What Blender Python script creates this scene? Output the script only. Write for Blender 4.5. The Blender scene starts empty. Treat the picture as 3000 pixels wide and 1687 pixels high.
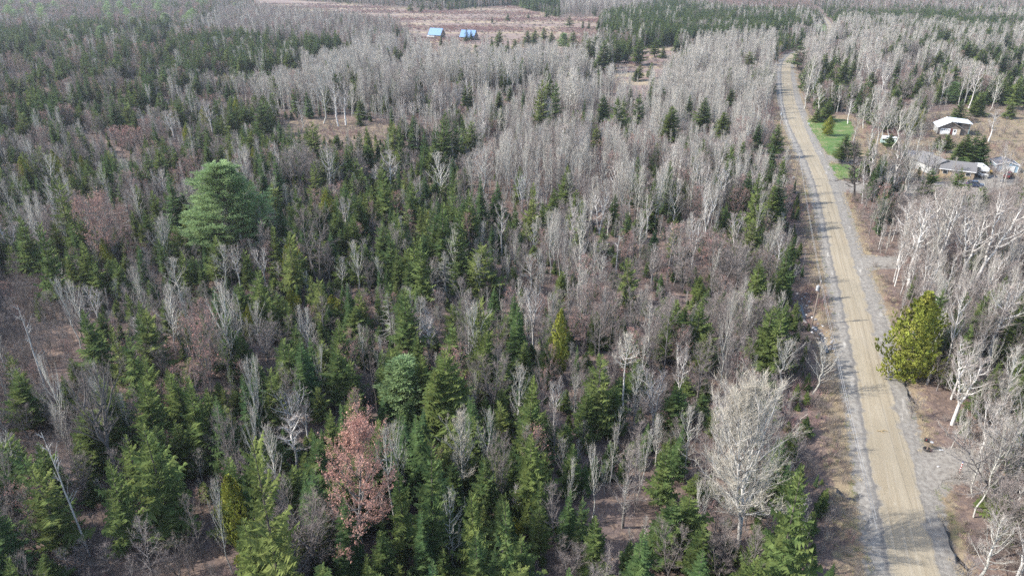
import bpy, bmesh, math, random
import numpy as np
from mathutils import Vector, Matrix, Euler

scene = bpy.context.scene
COL = scene.collection
rad = math.radians

# ---------------------------------------------------------------- camera, sky, sun, exposure
HAZE = 0.00013
CAM_H, PITCH, FOCAL = 60.0, rad(25.3), 2027.0        # metres, radians, focal length in 1/3000 of the frame width
cam_data = bpy.data.cameras.new('camera')
cam_data.sensor_width = 36.0
cam_data.lens = 36.0 * FOCAL / 3000.0
cam_data.clip_start, cam_data.clip_end = 1.0, 20000.0
cam = bpy.data.objects.new('camera', cam_data)
cam.location = (0, 0, CAM_H)
cam.rotation_euler = (rad(90) - PITCH, 0, 0)
COL.objects.link(cam)
scene.camera = cam

SUN_EL, SUN_AZ = rad(38), rad(-98)                   # azimuth clockwise from +Y: the sun stands to the left, a little behind the viewer
world = bpy.data.worlds.new('World')
scene.world = world
world.use_nodes = True
wn = world.node_tree.nodes
sky = wn.new('ShaderNodeTexSky')
sky.sky_type = 'NISHITA'
sky.sun_disc = False
sky.sun_elevation = SUN_EL
sky.sun_rotation = SUN_AZ
sky.air_density, sky.dust_density, sky.ozone_density = 1.0, 1.6, 1.0
wn['Background'].inputs['Strength'].default_value = 0.15
world.node_tree.links.new(sky.outputs[0], wn['Background'].inputs['Color'])

sun_data = bpy.data.lights.new('sun', 'SUN')
sun_data.energy = 2.75
sun_data.angle = rad(0.6)
sun_data.color = (1.0, 0.97, 0.925)
sun = bpy.data.objects.new('sun', sun_data)
sdir = Vector((math.sin(SUN_AZ) * math.cos(SUN_EL), math.cos(SUN_AZ) * math.cos(SUN_EL), math.sin(SUN_EL)))
sun.rotation_euler = sdir.to_track_quat('Z', 'Y').to_euler()
sun.location = (-200, 100, 200)
COL.objects.link(sun)

scene.view_settings.view_transform = 'Standard'
scene.view_settings.look = 'None'
scene.view_settings.exposure = 1.4
scene.view_settings.gamma = 1.0
scene.view_settings.use_curve_mapping = False
scene.render.engine = 'CYCLES'
cy = scene.cycles
cy.max_bounces, cy.diffuse_bounces, cy.glossy_bounces, cy.transmission_bounces, cy.transparent_max_bounces, cy.volume_bounces = 5, 3, 2, 3, 4, 0
cy.use_denoising = False
cy.sample_clamp_indirect = 4.0
cy.pixel_filter_type = 'BLACKMAN_HARRIS'

# ---------------------------------------------------------------- surveying: points on the ground read off the photograph (3000 x 1687)
CP, SP = math.cos(PITCH), math.sin(PITCH)
CX, CY = 1500.0, 843.5
NADIR = (CX, CY + FOCAL / math.tan(PITCH))


def ray(sx, sy):
    u, v = (sx - CX) / FOCAL, (sy - CY) / FOCAL
    return np.array([u, CP - v * SP, -SP - v * CP])


def survey(sx, sy, z=0.0):
    d = ray(sx, sy)
    k = (z - CAM_H) / d[2]
    return d[0] * k, d[1] * k


def project(x, y, z=0.0):
    h = z - CAM_H
    zc = y * CP - h * SP
    return CX + FOCAL * x / zc, CY - FOCAL * (y * SP + h * CP) / zc, zc


def height_at(y, sy):                                # height of the point above ground distance y seen on picture row sy
    v = (sy - CY) / FOCAL
    return CAM_H - y * (v * CP + SP) / (CP - v * SP)


F2S = 3000.0 / 2576.0


def fr(px, py, z=0.0):                               # the same from 2576-wide readings
    return survey(px * F2S, py * F2S, z)


def poly_mask(pts, X, Y):
    inside = np.zeros(X.shape, bool)
    n = len(pts)
    for i in range(n):
        x0, y0 = pts[i]
        x1, y1 = pts[(i + 1) % n]
        if y0 == y1:
            continue
        c = ((y0 > Y) != (y1 > Y)) & (X < (x1 - x0) * (Y - y0) / (y1 - y0) + x0)
        inside ^= c
    return inside


def seg_dist(pts, X, Y):
    best = np.full(X.shape, 1e9)
    for (x0, y0), (x1, y1) in zip(pts[:-1], pts[1:]):
        dx, dy = x1 - x0, y1 - y0
        t = np.clip(((X - x0) * dx + (Y - y0) * dy) / (dx * dx + dy * dy), 0, 1)
        best = np.minimum(best, np.hypot(X - x0 - t * dx, Y - y0 - t * dy))
    return best


# ---------------------------------------------------------------- tags
def tag(o, label=None, cat=None, group=None, kind=None):
    if label: o['label'] = label
    if cat: o['category'] = cat
    if group: o['group'] = group
    if kind: o['kind'] = kind
    return o


def empty(name, loc, rz=0.0, label=None, cat=None, group=None):
    o = bpy.data.objects.new(name, None)
    o.empty_display_size = 0.2
    o.location = loc
    o.rotation_euler = (0, 0, rz)
    COL.objects.link(o)
    return tag(o, label, cat, group)


# ---------------------------------------------------------------- materials
MATS = {}


def new_mat(name):
    m = bpy.data.materials.new(name)
    m.use_nodes = True
    nt = m.node_tree
    nt.nodes.clear()
    out = nt.nodes.new('ShaderNodeOutputMaterial')
    MATS[name] = m
    return m, nt, out


def N(nt, t, **kw):
    n = nt.nodes.new(t)
    for k, v in kw.items():
        setattr(n, k, v)
    return n


def L(nt, a, b):
    nt.links.new(a, b)


def mixc(nt, fac, a, b, blend='MIX'):
    n = N(nt, 'ShaderNodeMix', data_type='RGBA', blend_type=blend)
    for sock, val in ((n.inputs[0], fac), (n.inputs[6], a), (n.inputs[7], b)):
        if isinstance(val, (int, float)):
            sock.default_value = val
        elif isinstance(val, tuple):
            sock.default_value = (*val, 1.0)
        else:
            L(nt, val, sock)
    return n.outputs[2]


def noise(nt, scale, detail=3.0, rough=0.55, coord='Object', vec=None, stretch=None):
    n = N(nt, 'ShaderNodeTexNoise')
    n.inputs['Scale'].default_value = scale
    n.inputs['Detail'].default_value = detail
    n.inputs['Roughness'].default_value = rough
    if vec is None:
        tc = N(nt, 'ShaderNodeTexCoord')
        vec = tc.outputs[coord]
    if stretch:
        mp = N(nt, 'ShaderNodeMapping')
        mp.inputs['Scale'].default_value = stretch
        L(nt, vec, mp.inputs['Vector'])
        vec = mp.outputs[0]
    L(nt, vec, n.inputs['Vector'])
    return n.outputs['Fac']


def ramp(nt, fac, *stops):
    r = N(nt, 'ShaderNodeValToRGB')
    el = r.color_ramp.elements
    while len(el) < len(stops):
        el.new(0.5)
    for e, (p, c) in zip(el, stops):
        e.position = p
        e.color = (*c, 1.0) if isinstance(c, tuple) else (c, c, c, 1.0)
    L(nt, fac, r.inputs['Fac'])
    return r.outputs['Color']


def foliage_mat(name, a, b, c, trans=0.25, worn=None):
    """Needles: colour from tree to tree (a..b) and from bough to bough (c)."""
    m, nt, out = new_mat(name)
    oi = N(nt, 'ShaderNodeObjectInfo')
    geo = N(nt, 'ShaderNodeNewGeometry')
    base = mixc(nt, oi.outputs['Random'], a, b)
    patch = ramp(nt, noise(nt, 9.0, 2.0), (0.38, 0.0), (0.66, 1.0))
    col = mixc(nt, patch, base, mixc(nt, 0.55, base, c))
    jig = ramp(nt, geo.outputs['Random Per Island'], (0.0, 0.72), (1.0, 1.3))
    col = mixc(nt, 1.0, col, jig, 'MULTIPLY')
    d = N(nt, 'ShaderNodeBsdfDiffuse')
    t = N(nt, 'ShaderNodeBsdfTranslucent')
    L(nt, col, d.inputs['Color'])
    L(nt, col, t.inputs['Color'])
    mx = N(nt, 'ShaderNodeMixShader')
    mx.inputs[0].default_value = trans
    L(nt, d.outputs[0], mx.inputs[1])
    L(nt, t.outputs[0], mx.inputs[2])
    L(nt, mx.outputs[0], out.inputs['Surface'])
    return m


def bark_mat(name, a, b, scale=12.0, marks=None, per_tree=0.25):
    m, nt, out = new_mat(name)
    oi = N(nt, 'ShaderNodeObjectInfo')
    col = mixc(nt, ramp(nt, noise(nt, scale, 4.0), (0.35, 0.0), (0.68, 1.0)), a, b)
    if marks:
        mk = ramp(nt, noise(nt, 30.0, 2.0, stretch=(0.6, 0.6, 2.2)), (0.60, 0.0), (0.68, 1.0))
        col = mixc(nt, mk, col, marks)
    col = mixc(nt, 1.0, col, ramp(nt, oi.outputs['Random'], (0.0, 1.0 - per_tree), (1.0, 1.0 + per_tree * 0.6)), 'MULTIPLY')
    d = N(nt, 'ShaderNodeBsdfDiffuse')
    L(nt, col, d.inputs['Color'])
    L(nt, d.outputs[0], out.inputs['Surface'])
    return m


def twig_mat(name, a, b, per_twig=0.35):
    m, nt, out = new_mat(name)
    oi = N(nt, 'ShaderNodeObjectInfo')
    geo = N(nt, 'ShaderNodeNewGeometry')
    col = mixc(nt, oi.outputs['Random'], a, b)
    col = mixc(nt, 1.0, col, ramp(nt, geo.outputs['Random Per Island'], (0.0, 1.0 - per_twig), (1.0, 1.0 + per_twig)), 'MULTIPLY')
    d = N(nt, 'ShaderNodeBsdfDiffuse')
    t = N(nt, 'ShaderNodeBsdfTranslucent')
    L(nt, col, d.inputs['Color'])
    L(nt, col, t.inputs['Color'])
    mx = N(nt, 'ShaderNodeMixShader')
    mx.inputs[0].default_value = 0.12
    L(nt, d.outputs[0], mx.inputs[1])
    L(nt, t.outputs[0], mx.inputs[2])
    L(nt, mx.outputs[0], out.inputs['Surface'])
    return m


def plain_mat(name, a, rough=0.6, b=None, scale=6.0, metal=0.0, spec=0.4, stretch=None):
    m, nt, out = new_mat(name)
    p = N(nt, 'ShaderNodeBsdfPrincipled')
    p.inputs['Roughness'].default_value = rough
    p.inputs['Metallic'].default_value = metal
    p.inputs['Specular IOR Level'].default_value = spec
    if b is None:
        b = tuple(x * 0.8 for x in a)
    L(nt, mixc(nt, ramp(nt, noise(nt, scale, 4.0, stretch=stretch), (0.4, 0.0), (0.65, 1.0)), a, b), p.inputs['Base Color'])
    L(nt, p.outputs[0], out.inputs['Surface'])
    return m


foliage_mat('spruce_needles', (0.043, 0.085, 0.040), (0.074, 0.123, 0.045), (0.123, 0.162, 0.054))
foliage_mat('fir_needles', (0.052, 0.094, 0.038), (0.110, 0.148, 0.045), (0.168, 0.190, 0.058))
foliage_mat('olive_needles', (0.087, 0.121, 0.040), (0.125, 0.155, 0.049), (0.168, 0.185, 0.058))
foliage_mat('cedar_needles', (0.224, 0.258, 0.050), (0.252, 0.280, 0.056), (0.258, 0.224, 0.056))
foliage_mat('pine_needles', (0.231, 0.329, 0.147), (0.245, 0.343, 0.154), (0.329, 0.413, 0.196), 0.38)
foliage_mat('lichen_needles', (0.190, 0.202, 0.157), (0.246, 0.246, 0.190), (0.146, 0.123, 0.090))
foliage_mat('red_buds', (0.50, 0.265, 0.215), (0.46, 0.27, 0.22), (0.54, 0.33, 0.25), 0.35)
foliage_mat('rosy_buds', (0.360, 0.190, 0.165), (0.350, 0.220, 0.185), (0.400, 0.250, 0.190), 0.3)
bark_mat('conifer_bark', (0.079, 0.065, 0.056), (0.140, 0.121, 0.107))
bark_mat('aspen_bark', (0.484, 0.470, 0.419), (0.335, 0.321, 0.279), marks=(0.093, 0.084, 0.074))
bark_mat('birch_bark', (0.614, 0.595, 0.558), (0.428, 0.400, 0.363), marks=(0.093, 0.079, 0.074))
bark_mat('grey_bark', (0.219, 0.200, 0.186), (0.135, 0.121, 0.113))
bark_mat('dark_bark', (0.093, 0.082, 0.074), (0.056, 0.048, 0.045))
bark_mat('weathered_wood', (0.465, 0.446, 0.419), (0.279, 0.260, 0.242))
bark_mat('larch_bark', (0.149, 0.112, 0.088), (0.223, 0.177, 0.140))
twig_mat('aspen_twigs', (0.369, 0.329, 0.284), (0.468, 0.427, 0.378))
twig_mat('cream_twigs', (0.46, 0.42, 0.345), (0.52, 0.48, 0.41))
twig_mat('birch_twigs', (0.270, 0.225, 0.198), (0.378, 0.333, 0.297))
twig_mat('grey_twigs', (0.230, 0.191, 0.169), (0.324, 0.275, 0.248))
twig_mat('dark_twigs', (0.153, 0.131, 0.122), (0.198, 0.167, 0.158))
twig_mat('larch_twigs', (0.243, 0.180, 0.131), (0.297, 0.225, 0.162))
twig_mat('maple_twigs', (0.270, 0.203, 0.180), (0.306, 0.243, 0.221))
twig_mat('dead_twigs', (0.360, 0.342, 0.315), (0.306, 0.288, 0.270))
twig_mat('brush_twigs', (0.190, 0.160, 0.138), (0.275, 0.235, 0.205), 0.4)
twig_mat('red_brush_twigs', (0.235, 0.140, 0.130), (0.30, 0.20, 0.185), 0.35)
twig_mat('dry_grass', (0.414, 0.333, 0.198), (0.495, 0.414, 0.270), 0.3)
twig_mat('green_grass', (0.144, 0.180, 0.054), (0.216, 0.234, 0.081), 0.3)
SURVEY = {}
SURVEY[0, 0] = """
P 630 60 110 75|rounded pine standing alone on the far mauve slope, the leftmost one there|far left pine;P 850 0 90 95;P 1215 0 110 125|broad blue-green pine at the top of the far slope|broad far pine;P 1590 10 95 95;P 1900 20 115 115;P 2365 25 90 85|lone round-headed pine at the left end of the pale field|round-headed pine;P 1650 130 180 135|large soft pine above the dark spruce stand on the far left|soft far pine;P 1330 170 150 130;P 1265 120 90 90;P 1000 260 190 140;P 100 20 60 90;P 1790 110 120 100;P 1510 0 60 90
S 740 80 110 34;S 700 75 80 28;S 820 80 100 28;S 770 75 60 24;S 1100 60 60 25;S 280 200 130 45;S 340 220 120 50;S 125 200 160 50;S 60 170 120 42;S 965 200 80 36;S 1420 220 200 55;S 1510 280 200 80;S 1600 290 180 70;S 1640 250 200 70;S 1740 380 120 50;S 1950 200 70 27;S 2000 235 80 44;S 2045 225 70 34;S 2090 150 60 27;S 2135 145 60 24;S 1240 480 160 54;S 1290 470 180 54;S 500 460 160 54;S 580 500 140 60;S 800 330 120 70;F 95 380 180 75;F 170 350 220 95;S 50 450 140 60;S 15 450 130 45;S 250 460 180 70;F 410 400 160 84;F 330 590 150 115;F 390 660 220 95;F 340 690 180 130;S 475 710 200 80;S 430 860 200 60;Y 200 780 220 130;F 120 800 250 130;F 570 700 180 110;S 650 640 180 72;F 520 830 150 92;F 940 670 180 110;F 1000 700 150 84;F 870 740 120 104;S 1125 810 200 64;F 1300 800 200 84
S 1390 840 300 110|tall dark spruce leaning into the pale birches on the far left slope|dark far-left spruce;F 1680 430 180 120;Y 1550 540 140 110;F 1420 660 150 84;S 1870 460 90 42;S 1905 470 80 42;F 2280 480 150 110;S 2350 450 200 110;F 2410 540 250 120;F 2490 560 220 120;S 2090 780 260 120|stout dark spruce beside two pale twiggy aspens at the forest edge|stout dark spruce;S 2200 760 200 72;S 2270 810 230 90;F 2200 960 180 84;Y 1880 680 150 110;F 1830 720 200 120;F 1960 760 230 120;S 750 1130 200 80;S 940 1010 220 72;Y 980 920 150 84;S 1110 950 400 130|tall narrow dark spruce left of the three pointed firs|tall narrow spruce;Y 1250 1010 300 150|bright pointed fir, middle one of a group of three|bright pointed fir;F 1330 1100 250 130;S 1190 1130 220 92;Y 210 1130 300 150;S 480 1150 300 92;S 560 1210 240 112;F 800 1000 140 92;F 1580 1020 130 84;S 1670 1010 130 72;S 1530 1200 250 82;F 2060 1250 200 102;F 2300 1120 250 132;F 2450 1060 280 160;Y 2210 1150 200 120
A 690 840 260 230|wide pale grey aspen on the left slope, fanning over dark firs|wide grey aspen;A 1690 790 280 140;A 1880 860 420 170|pale aspen with a dense fan of twigs, left of a white-stemmed birch|fan-shaped aspen;B 2080 1010 340 170;H 1290 570 230 240|round-headed lilac grey tree in the middle of the far left firs|lilac grey tree;A 2150 380 180 104;B 280 1040 180 104;B 1700 1120 330 180|white-stemmed birch with a small domed brown top|domed birch;B 1470 850 230 62;B 1550 880 180 82;A 40 1070 280 174;L 180 540 250 200|broad tan leafless larch near the left side of the far slope|broad tan larch;L 310 330 130 130;L 1060 430 260 180;L 750 560 180 124;L 1380 510 170 134;L 1570 540 150 144;L 2040 570 200 150;L 920 810 250 150;M 1230 800 160 112;M 2210 620 150 170|round red-flushed maple in front of dark firs below the mauve slope|red-flushed maple;M 670 1080 250 140;M 1250 1290 220 350|low wide pink budding maple with a rounded crown|wide pink maple;M 470 610 120 104;M 1200 200 150 124;M 1560 210 120 94;A 2340 780 250 184;A 2530 760 300 204;H 930 1170 200 174;H 1490 640 150 154
"""
SURVEY[1, 0] = """
F 1550 30 95 90|dark bushy fir alone on the pale field, the left one of two|left field fir;S 1655 40 90 54|narrow dark spruce on the pale field beside a bushy fir|narrow field spruce;S 2375 170 65 54|small dark cone-shaped spruce alone in the mauve field behind the blue roofs|lone field spruce;F 2530 135 80 70;S 1420 240 140 64;S 745 240 100 48;S 1335 120 70 27;F 930 135 60 34;S 1120 195 65 27;S 230 280 170 64;S 265 330 110 54;S 340 335 130 62;S 680 290 70 24;S 605 325 50 22;S 630 365 110 42;S 1495 400 110 42;S 1020 460 110 44;S 1190 435 90 46;S 1160 450 80 34;F 1320 480 160 72;F 1400 460 160 84;F 1450 500 130 64;S 735 420 130 104;F 870 420 110 112;F 650 450 120 92;F 580 450 170 92;S 475 400 90 74;F 410 420 120 92;F 350 410 250 114;F 260 530 220 112;F 310 520 240 122;S 70 490 320 140;F 170 590 160 104;F 380 610 160 122;F 120 430 120 92;S 1660 580 150 62|small pointed spruce rising above the pale aspen grove|grove spruce;S 2115 275 150 130|dark spruce standing right in front of the second blue roof|blue-roof spruce;S 2160 300 110 90;F 2445 300 210 150;S 2530 390 180 84;S 2370 365 120 42;F 2210 430 140 62;S 1860 350 120 42;F 2450 910 220 112;F 2560 870 150 84;F 2250 760 130 64;L 1790 420 140 92
F 30 990 380 184;F 90 1090 280 204;Y 560 1210 300 204|broad bright conifer in front of the small clearing|clearing conifer;F 500 1270 220 122;S 1120 1340 200 92;F 1205 1370 120 84;F 800 1370 120 112;S 270 1345 150 84;F 180 1350 140 104;Y 1380 1230 300 174;S 1590 1130 420 190|tall cone-shaped spruce at the right end of the small clearing|clearing spruce;S 1690 1290 300 124;F 1880 1180 370 204|broad dense fir standing shoulder to shoulder with a narrower one|broad dense fir;F 2010 1210 340 144;F 2170 1210 320 224;F 2290 1330 150 92;F 1040 1000 200 134;F 1035 1140 80 84;S 500 900 300 92
A 620 690 560 264;B 780 830 440 174|tall pale birch at the back of the small clearing, the left of two|left clearing birch;B 860 830 420 174|white birch with a straight bright trunk at the back of the clearing|bright clearing birch;A 740 530 500 264;A 960 500 450 204;A 1200 530 400 254;A 230 720 400 154;M 390 740 420 184|rosy bare maple left of the pale grove by the clearing|rosy maple;A 430 1100 250 144;H 1490 650 500 334|round pinkish grey tree in the middle of the pale grove|round grove tree;H 1100 640 500 224;H 1250 680 520 204;A 1700 1050 260 164|bright round bare tree right behind the pointed clearing spruce|bright round aspen;B 1790 860 350 92;B 1850 930 270 82;B 2120 780 340 134|white birch with steep straight branches, right half of the pale grove|steep-branched birch;B 2040 850 290 134;A 1980 920 230 154;A 2240 560 400 204;A 2420 500 450 224;A 2060 540 400 174;A 2540 560 400 204;A 1900 580 350 204;A 1720 600 380 184;B 1630 940 260 64;B 1570 1030 200 154;B 1460 1000 250 104;A 1510 1170 220 134;A 40 800 300 124;A 150 1060 180 114;A 1760 1050 220 134;A 2450 1100 300 224
"""
SURVEY[2, 0] = """
S 165 125 70 34;F 350 100 80 62;F 515 95 60 44;F 580 155 125 78|dark round-topped fir alone at the right end of the field|field-end fir;S 715 195 100 42|narrow spruce at the edge of the field by the dark spruce block|field-edge spruce;S 775 205 90 48;S 875 180 140 62;F 160 300 170 92;F 230 290 160 84;F 325 280 140 92;F 400 315 130 114;P 520 330 160 144|bushy pine in the dark row along the near edge of the field|bushy row pine;F 620 310 200 154;F 745 315 230 94;F 850 340 300 144;F 780 380 260 114;F 930 400 330 164;F 1070 400 240 204;F 1150 480 150 84;F 1290 370 290 134|stout dark fir standing apart between two small clearings|stout apart fir;F 1450 375 200 124;F 1530 460 130 114;F 1660 400 140 114;F 880 560 180 124;F 1290 640 170 72;F 1405 620 170 64;F 1250 690 130 84;S 1370 700 80 44;F 30 390 130 92
Y 300 810 520 164|tall shaggy conifer, left of a dark pair in the pale grove|shaggy conifer;F 370 830 250 92;F 440 800 480 144|tall dark fir touching a shaggy one in the pale grove|tall grove fir;S 120 900 250 64;F 920 950 300 154|cone-shaped fir, leftmost of three in a row before the right grove|row-left fir;F 1075 975 380 154;F 1140 960 330 92;F 1290 900 400 144|tallest fir of three in a row before the right grove|row-tall fir;S 1200 870 250 84;S 740 970 300 74;F 1605 1070 370 204|broad olive fir with a pointed top in mauve scrub|broad olive fir;F 1785 965 280 114;F 1940 980 370 204|dense full fir by a hollow of mauve brush|dense hollow fir;F 2210 890 180 124;F 2130 1110 290 184|leaning-topped fir beside the mauve brush left of the road|leaning-topped fir;Y 2400 515 170 104|small yellow-green conifer sunk in the pale right-hand grove|sunk conifer;S 2490 1210 230 134;F 1780 1370 90 92;S 680 850 130 64;S 770 700 160 64;Y 850 1250 190 104
A 980 680 330 194|pale fan of aspen stems in front of a small clearing|fan aspen;A 580 700 520 254;A 690 500 400 174;A 220 480 380 204;A 400 460 400 204;A 60 500 400 184;B 1330 850 160 84;B 2520 880 330 144|white birch beside the left verge of the dirt road, far end|verge birch;A 2250 750 280 224;A 1900 480 300 164
"""
SURVEY[3, 0] = """
F 340 400 300 154|dark fir at the bend of the dirt road|bend fir;S 565 120 130 44;F 650 690 180 84;F 790 580 300 124|dark pointed fir beside the timber frame cabin, the taller of two|cabin fir;F 865 590 230 84;S 1330 580 240 114|pointed dark spruce in the pale woods behind the white roofed garage|back-woods spruce;S 1500 620 170 94;Y 1275 770 150 114;F 1300 880 180 174;F 620 1000 220 204|dark fir behind the round yellow-green shrub on the lawn|lawn fir;F 510 1080 150 104;F 1745 500 220 114;F 1610 630 100 114;F 1900 640 220 114;F 2000 380 150 74;F 2240 420 200 94;F 2110 450 220 114;F 2340 430 250 124;F 2420 400 130 114;F 2400 530 250 134;F 2500 640 180 154;F 2030 410 250 124;F 2180 500 250 124;F 2560 430 250 124;P 1890 820 230 174|soft light green pine in the woods behind the garage|light green pine;F 1960 990 250 134;F 2160 920 260 204;F 2080 1040 130 84;F 2470 1020 180 134;F 2540 810 300 124;F 1310 930 130 164;F 1060 720 180 154;F 1790 360 100 92;S 2060 150 80 42;S 2260 170 90 62;F 1830 1340 200 174;F 2110 1310 380 190|big dark spreading fir between the garage and the motorhome, middle of its clump|big yard fir;F 2020 1340 330 170;F 2185 1350 330 180;F 1950 1420 240 130;F 790 1340 210 170;F 1400 1400 130 120;F 900 1400 140 120;F 1730 1360 150 124;F 110 1240 250 144;F 1250 1340 160 120
A 470 550 420 224|pale aspen clump right of the road bend|bend aspen;A 640 240 350 104;B 360 720 150 64;B 1060 560 330 174;B 1210 630 330 134;B 1650 700 270 104;B 1810 730 320 104;B 2010 700 370 64;B 2080 650 420 164|long white birch stem leaning in front of dark firs|leaning white birch;B 2130 680 430 124;H 1420 780 230 214|round mauve bare tree right of a dark spruce|round mauve tree;B 850 1010 240 174;A 1130 1050 350 274|spreading pale tree behind the small white camper|camper aspen;A 1280 1080 330 194;A 1440 1090 400 244;B 1110 1010 140 44;A 2330 760 380 144;B 2310 1110 330 144|white birch clump right of the garage by the dry grass|yard birch;A 540 860 280 194;A 420 800 300 204;A 1240 350 250 124;A 800 430 260 140;A 980 470 300 150;A 1100 420 280 150;H 760 300 180 160;H 1450 400 220 160;A 1240 1000 430 210;A 1340 1120 400 200;A 1020 1000 300 180;A 930 1080 400 170;A 1500 1120 400 200;A 1560 1250 360 170;B 1180 1080 420 150;H 1640 1150 240 200;H 2420 1180 180 190;A 1050 1230 360 160;M 420 175 110 130|small red maple at the far bend of the road|far red maple
"""
SURVEY[0, 1] = """
F 75 0 200 134;Y 210 60 200 144;S 240 190 220 104;S 350 290 220 84;Y 530 350 600 264|olive conifer with a bare lower trunk left of a pink maple|bare-trunked conifer;F 715 110 200 74;F 720 310 180 64;S 1190 180 330 134;S 1190 270 260 134;F 1470 30 300 154;F 1570 20 280 174;F 1730 20 220 84;F 1520 440 330 174;S 1690 250 520 204|slender spruce with a needle-thin top just left of the giant pine|needle-top spruce;S 2070 0 200 180;F 2200 0 200 154;F 2550 170 200 104;P 2170 165 1020 930|giant rounded white pine, much the largest crown in the forest|giant pine;F 340 800 650 254|long ragged fir at the left with several bright boughs|ragged left fir;X 920 350 250 154|silvery dead fir with drooping grey boughs on the left|silvery dead fir;F 780 960 400 224|bright green fir in front of the pink maple|maple-front fir;F 1120 1120 330 154;F 1240 1110 170 104;F 1800 1060 380 134;F 1930 1120 330 174;F 170 680 500 234;S 10 560 140 64;Y 1390 780 200 84;F 850 250 200 104
A 440 130 320 254;A 130 290 400 184;M 960 560 650 424|spreading pink-budded maple left of the giant pine|pink spreading maple;X 1240 480 430 224|dead leafless spruce with a grey trunk between the pink maple and the giant pine|grey dead spruce;D 1060 510 270 94|short white dead stem behind the pink maple|white dead stem;A 1600 280 300 204;A 1590 760 500 324|dense grey aspen below the giant pine's left side|grey pine-side aspen;M 1250 870 400 164;M 1750 720 200 104;M 1900 150 250 174;B 30 810 400 300;H 640 40 250 174;H 900 30 250 254;A 2200 1070 400 284|pale bare tree in front of the giant pine's foot|pine-foot aspen;B 2350 1070 450 154;A 1750 1150 450 354;B 880 1280 200 144;A 20 350 350 154
"""
SURVEY[1, 1] = """
S 40 0 350 154;S 35 200 300 134;S 185 110 420 184|pointed dark spruce just right of the giant pine's top|pine-side spruce;Y 165 390 260 154;Y 575 170 280 154|pale green conifer beside the big white dead-looking birch|birch-side conifer;S 905 30 260 124;F 1000 110 250 144;F 1110 20 160 154;S 1220 0 120 134;F 1280 220 430 184|olive fir in front of a white-branched birch|olive birch fir;S 1430 180 200 64;F 1570 180 150 74;S 1660 120 180 64;F 1790 0 250 184;F 1900 80 200 134;S 1985 100 230 114;S 690 570 260 114;S 490 400 200 64;Y 365 620 300 154;Y 300 870 500 254|wide olive conifer below the giant pine's right side|wide olive conifer;F 1670 540 200 94;F 1045 640 180 84;F 955 680 330 174;S 1270 750 220 104;S 1090 870 180 84;F 840 810 250 134;F 1420 730 420 174;F 1970 430 350 144;F 2150 440 480 204|dense fir in the dark clump at the middle of the forest|clump fir;S 2260 290 380 124|sharp-topped blue-green spruce above the dark middle clump|sharp-topped spruce;S 2435 350 330 174|dark spruce at the right end of the middle clump|clump-end spruce;F 1850 560 560 304|widest dark fir at the left of the middle clump|widest clump fir;F 1780 600 500 204;F 2040 630 550 224;F 1330 870 400 174;F 1390 1040 350 134;F 1650 940 500 234|tall olive green fir in front of the dark middle clump|tall olive fir;F 1530 1140 300 154;X 1880 1100 420 284|pale lichen-grey dead conifer right of the tall olive fir|lichen-grey conifer;F 2000 1120 300 134;Y 2270 980 400 300;F 2400 1280 200 134;Y 2250 1310 150 84;S 1240 1270 200 84;S 1300 1270 200 84;C 380 1240 250 184
B 700 60 420 300|big white bare birch with ragged branches, right of the giant pine|ragged white birch;B 1330 110 450 224|white birch with a spray of bright upright branches behind an olive fir|spray-top birch;B 1190 230 230 124;H 400 20 400 324|wide purplish grey bare tree right behind the giant pine|purplish tree;A 1810 120 400 300|fine-twigged pale round tree behind the dark middle clump|round pale aspen;B 880 560 420 154;H 540 640 700 434|large grey bare tree with layered branches and twin trunks|layered grey tree;M 600 480 300 204;H 430 460 250 134;M 1160 600 350 144;M 1400 480 250 204;M 1540 670 200 154;M 1560 820 200 124;H 1480 30 260 204;A 2300 70 450 300;H 2090 130 400 174;B 2470 620 540 164|tall bare tree with a thin straight pale trunk right of the middle clump|thin pale birch;A 2220 960 300 104;A 980 1030 420 204;A 1060 960 250 154;A 850 1170 280 204;H 1120 1200 280 184;B 40 1060 390 154;H 2480 1150 300 154;H 650 1290 150 234;A 2520 150 350 200;B 210 1200 220 104;H 1010 350 200 204
"""
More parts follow.
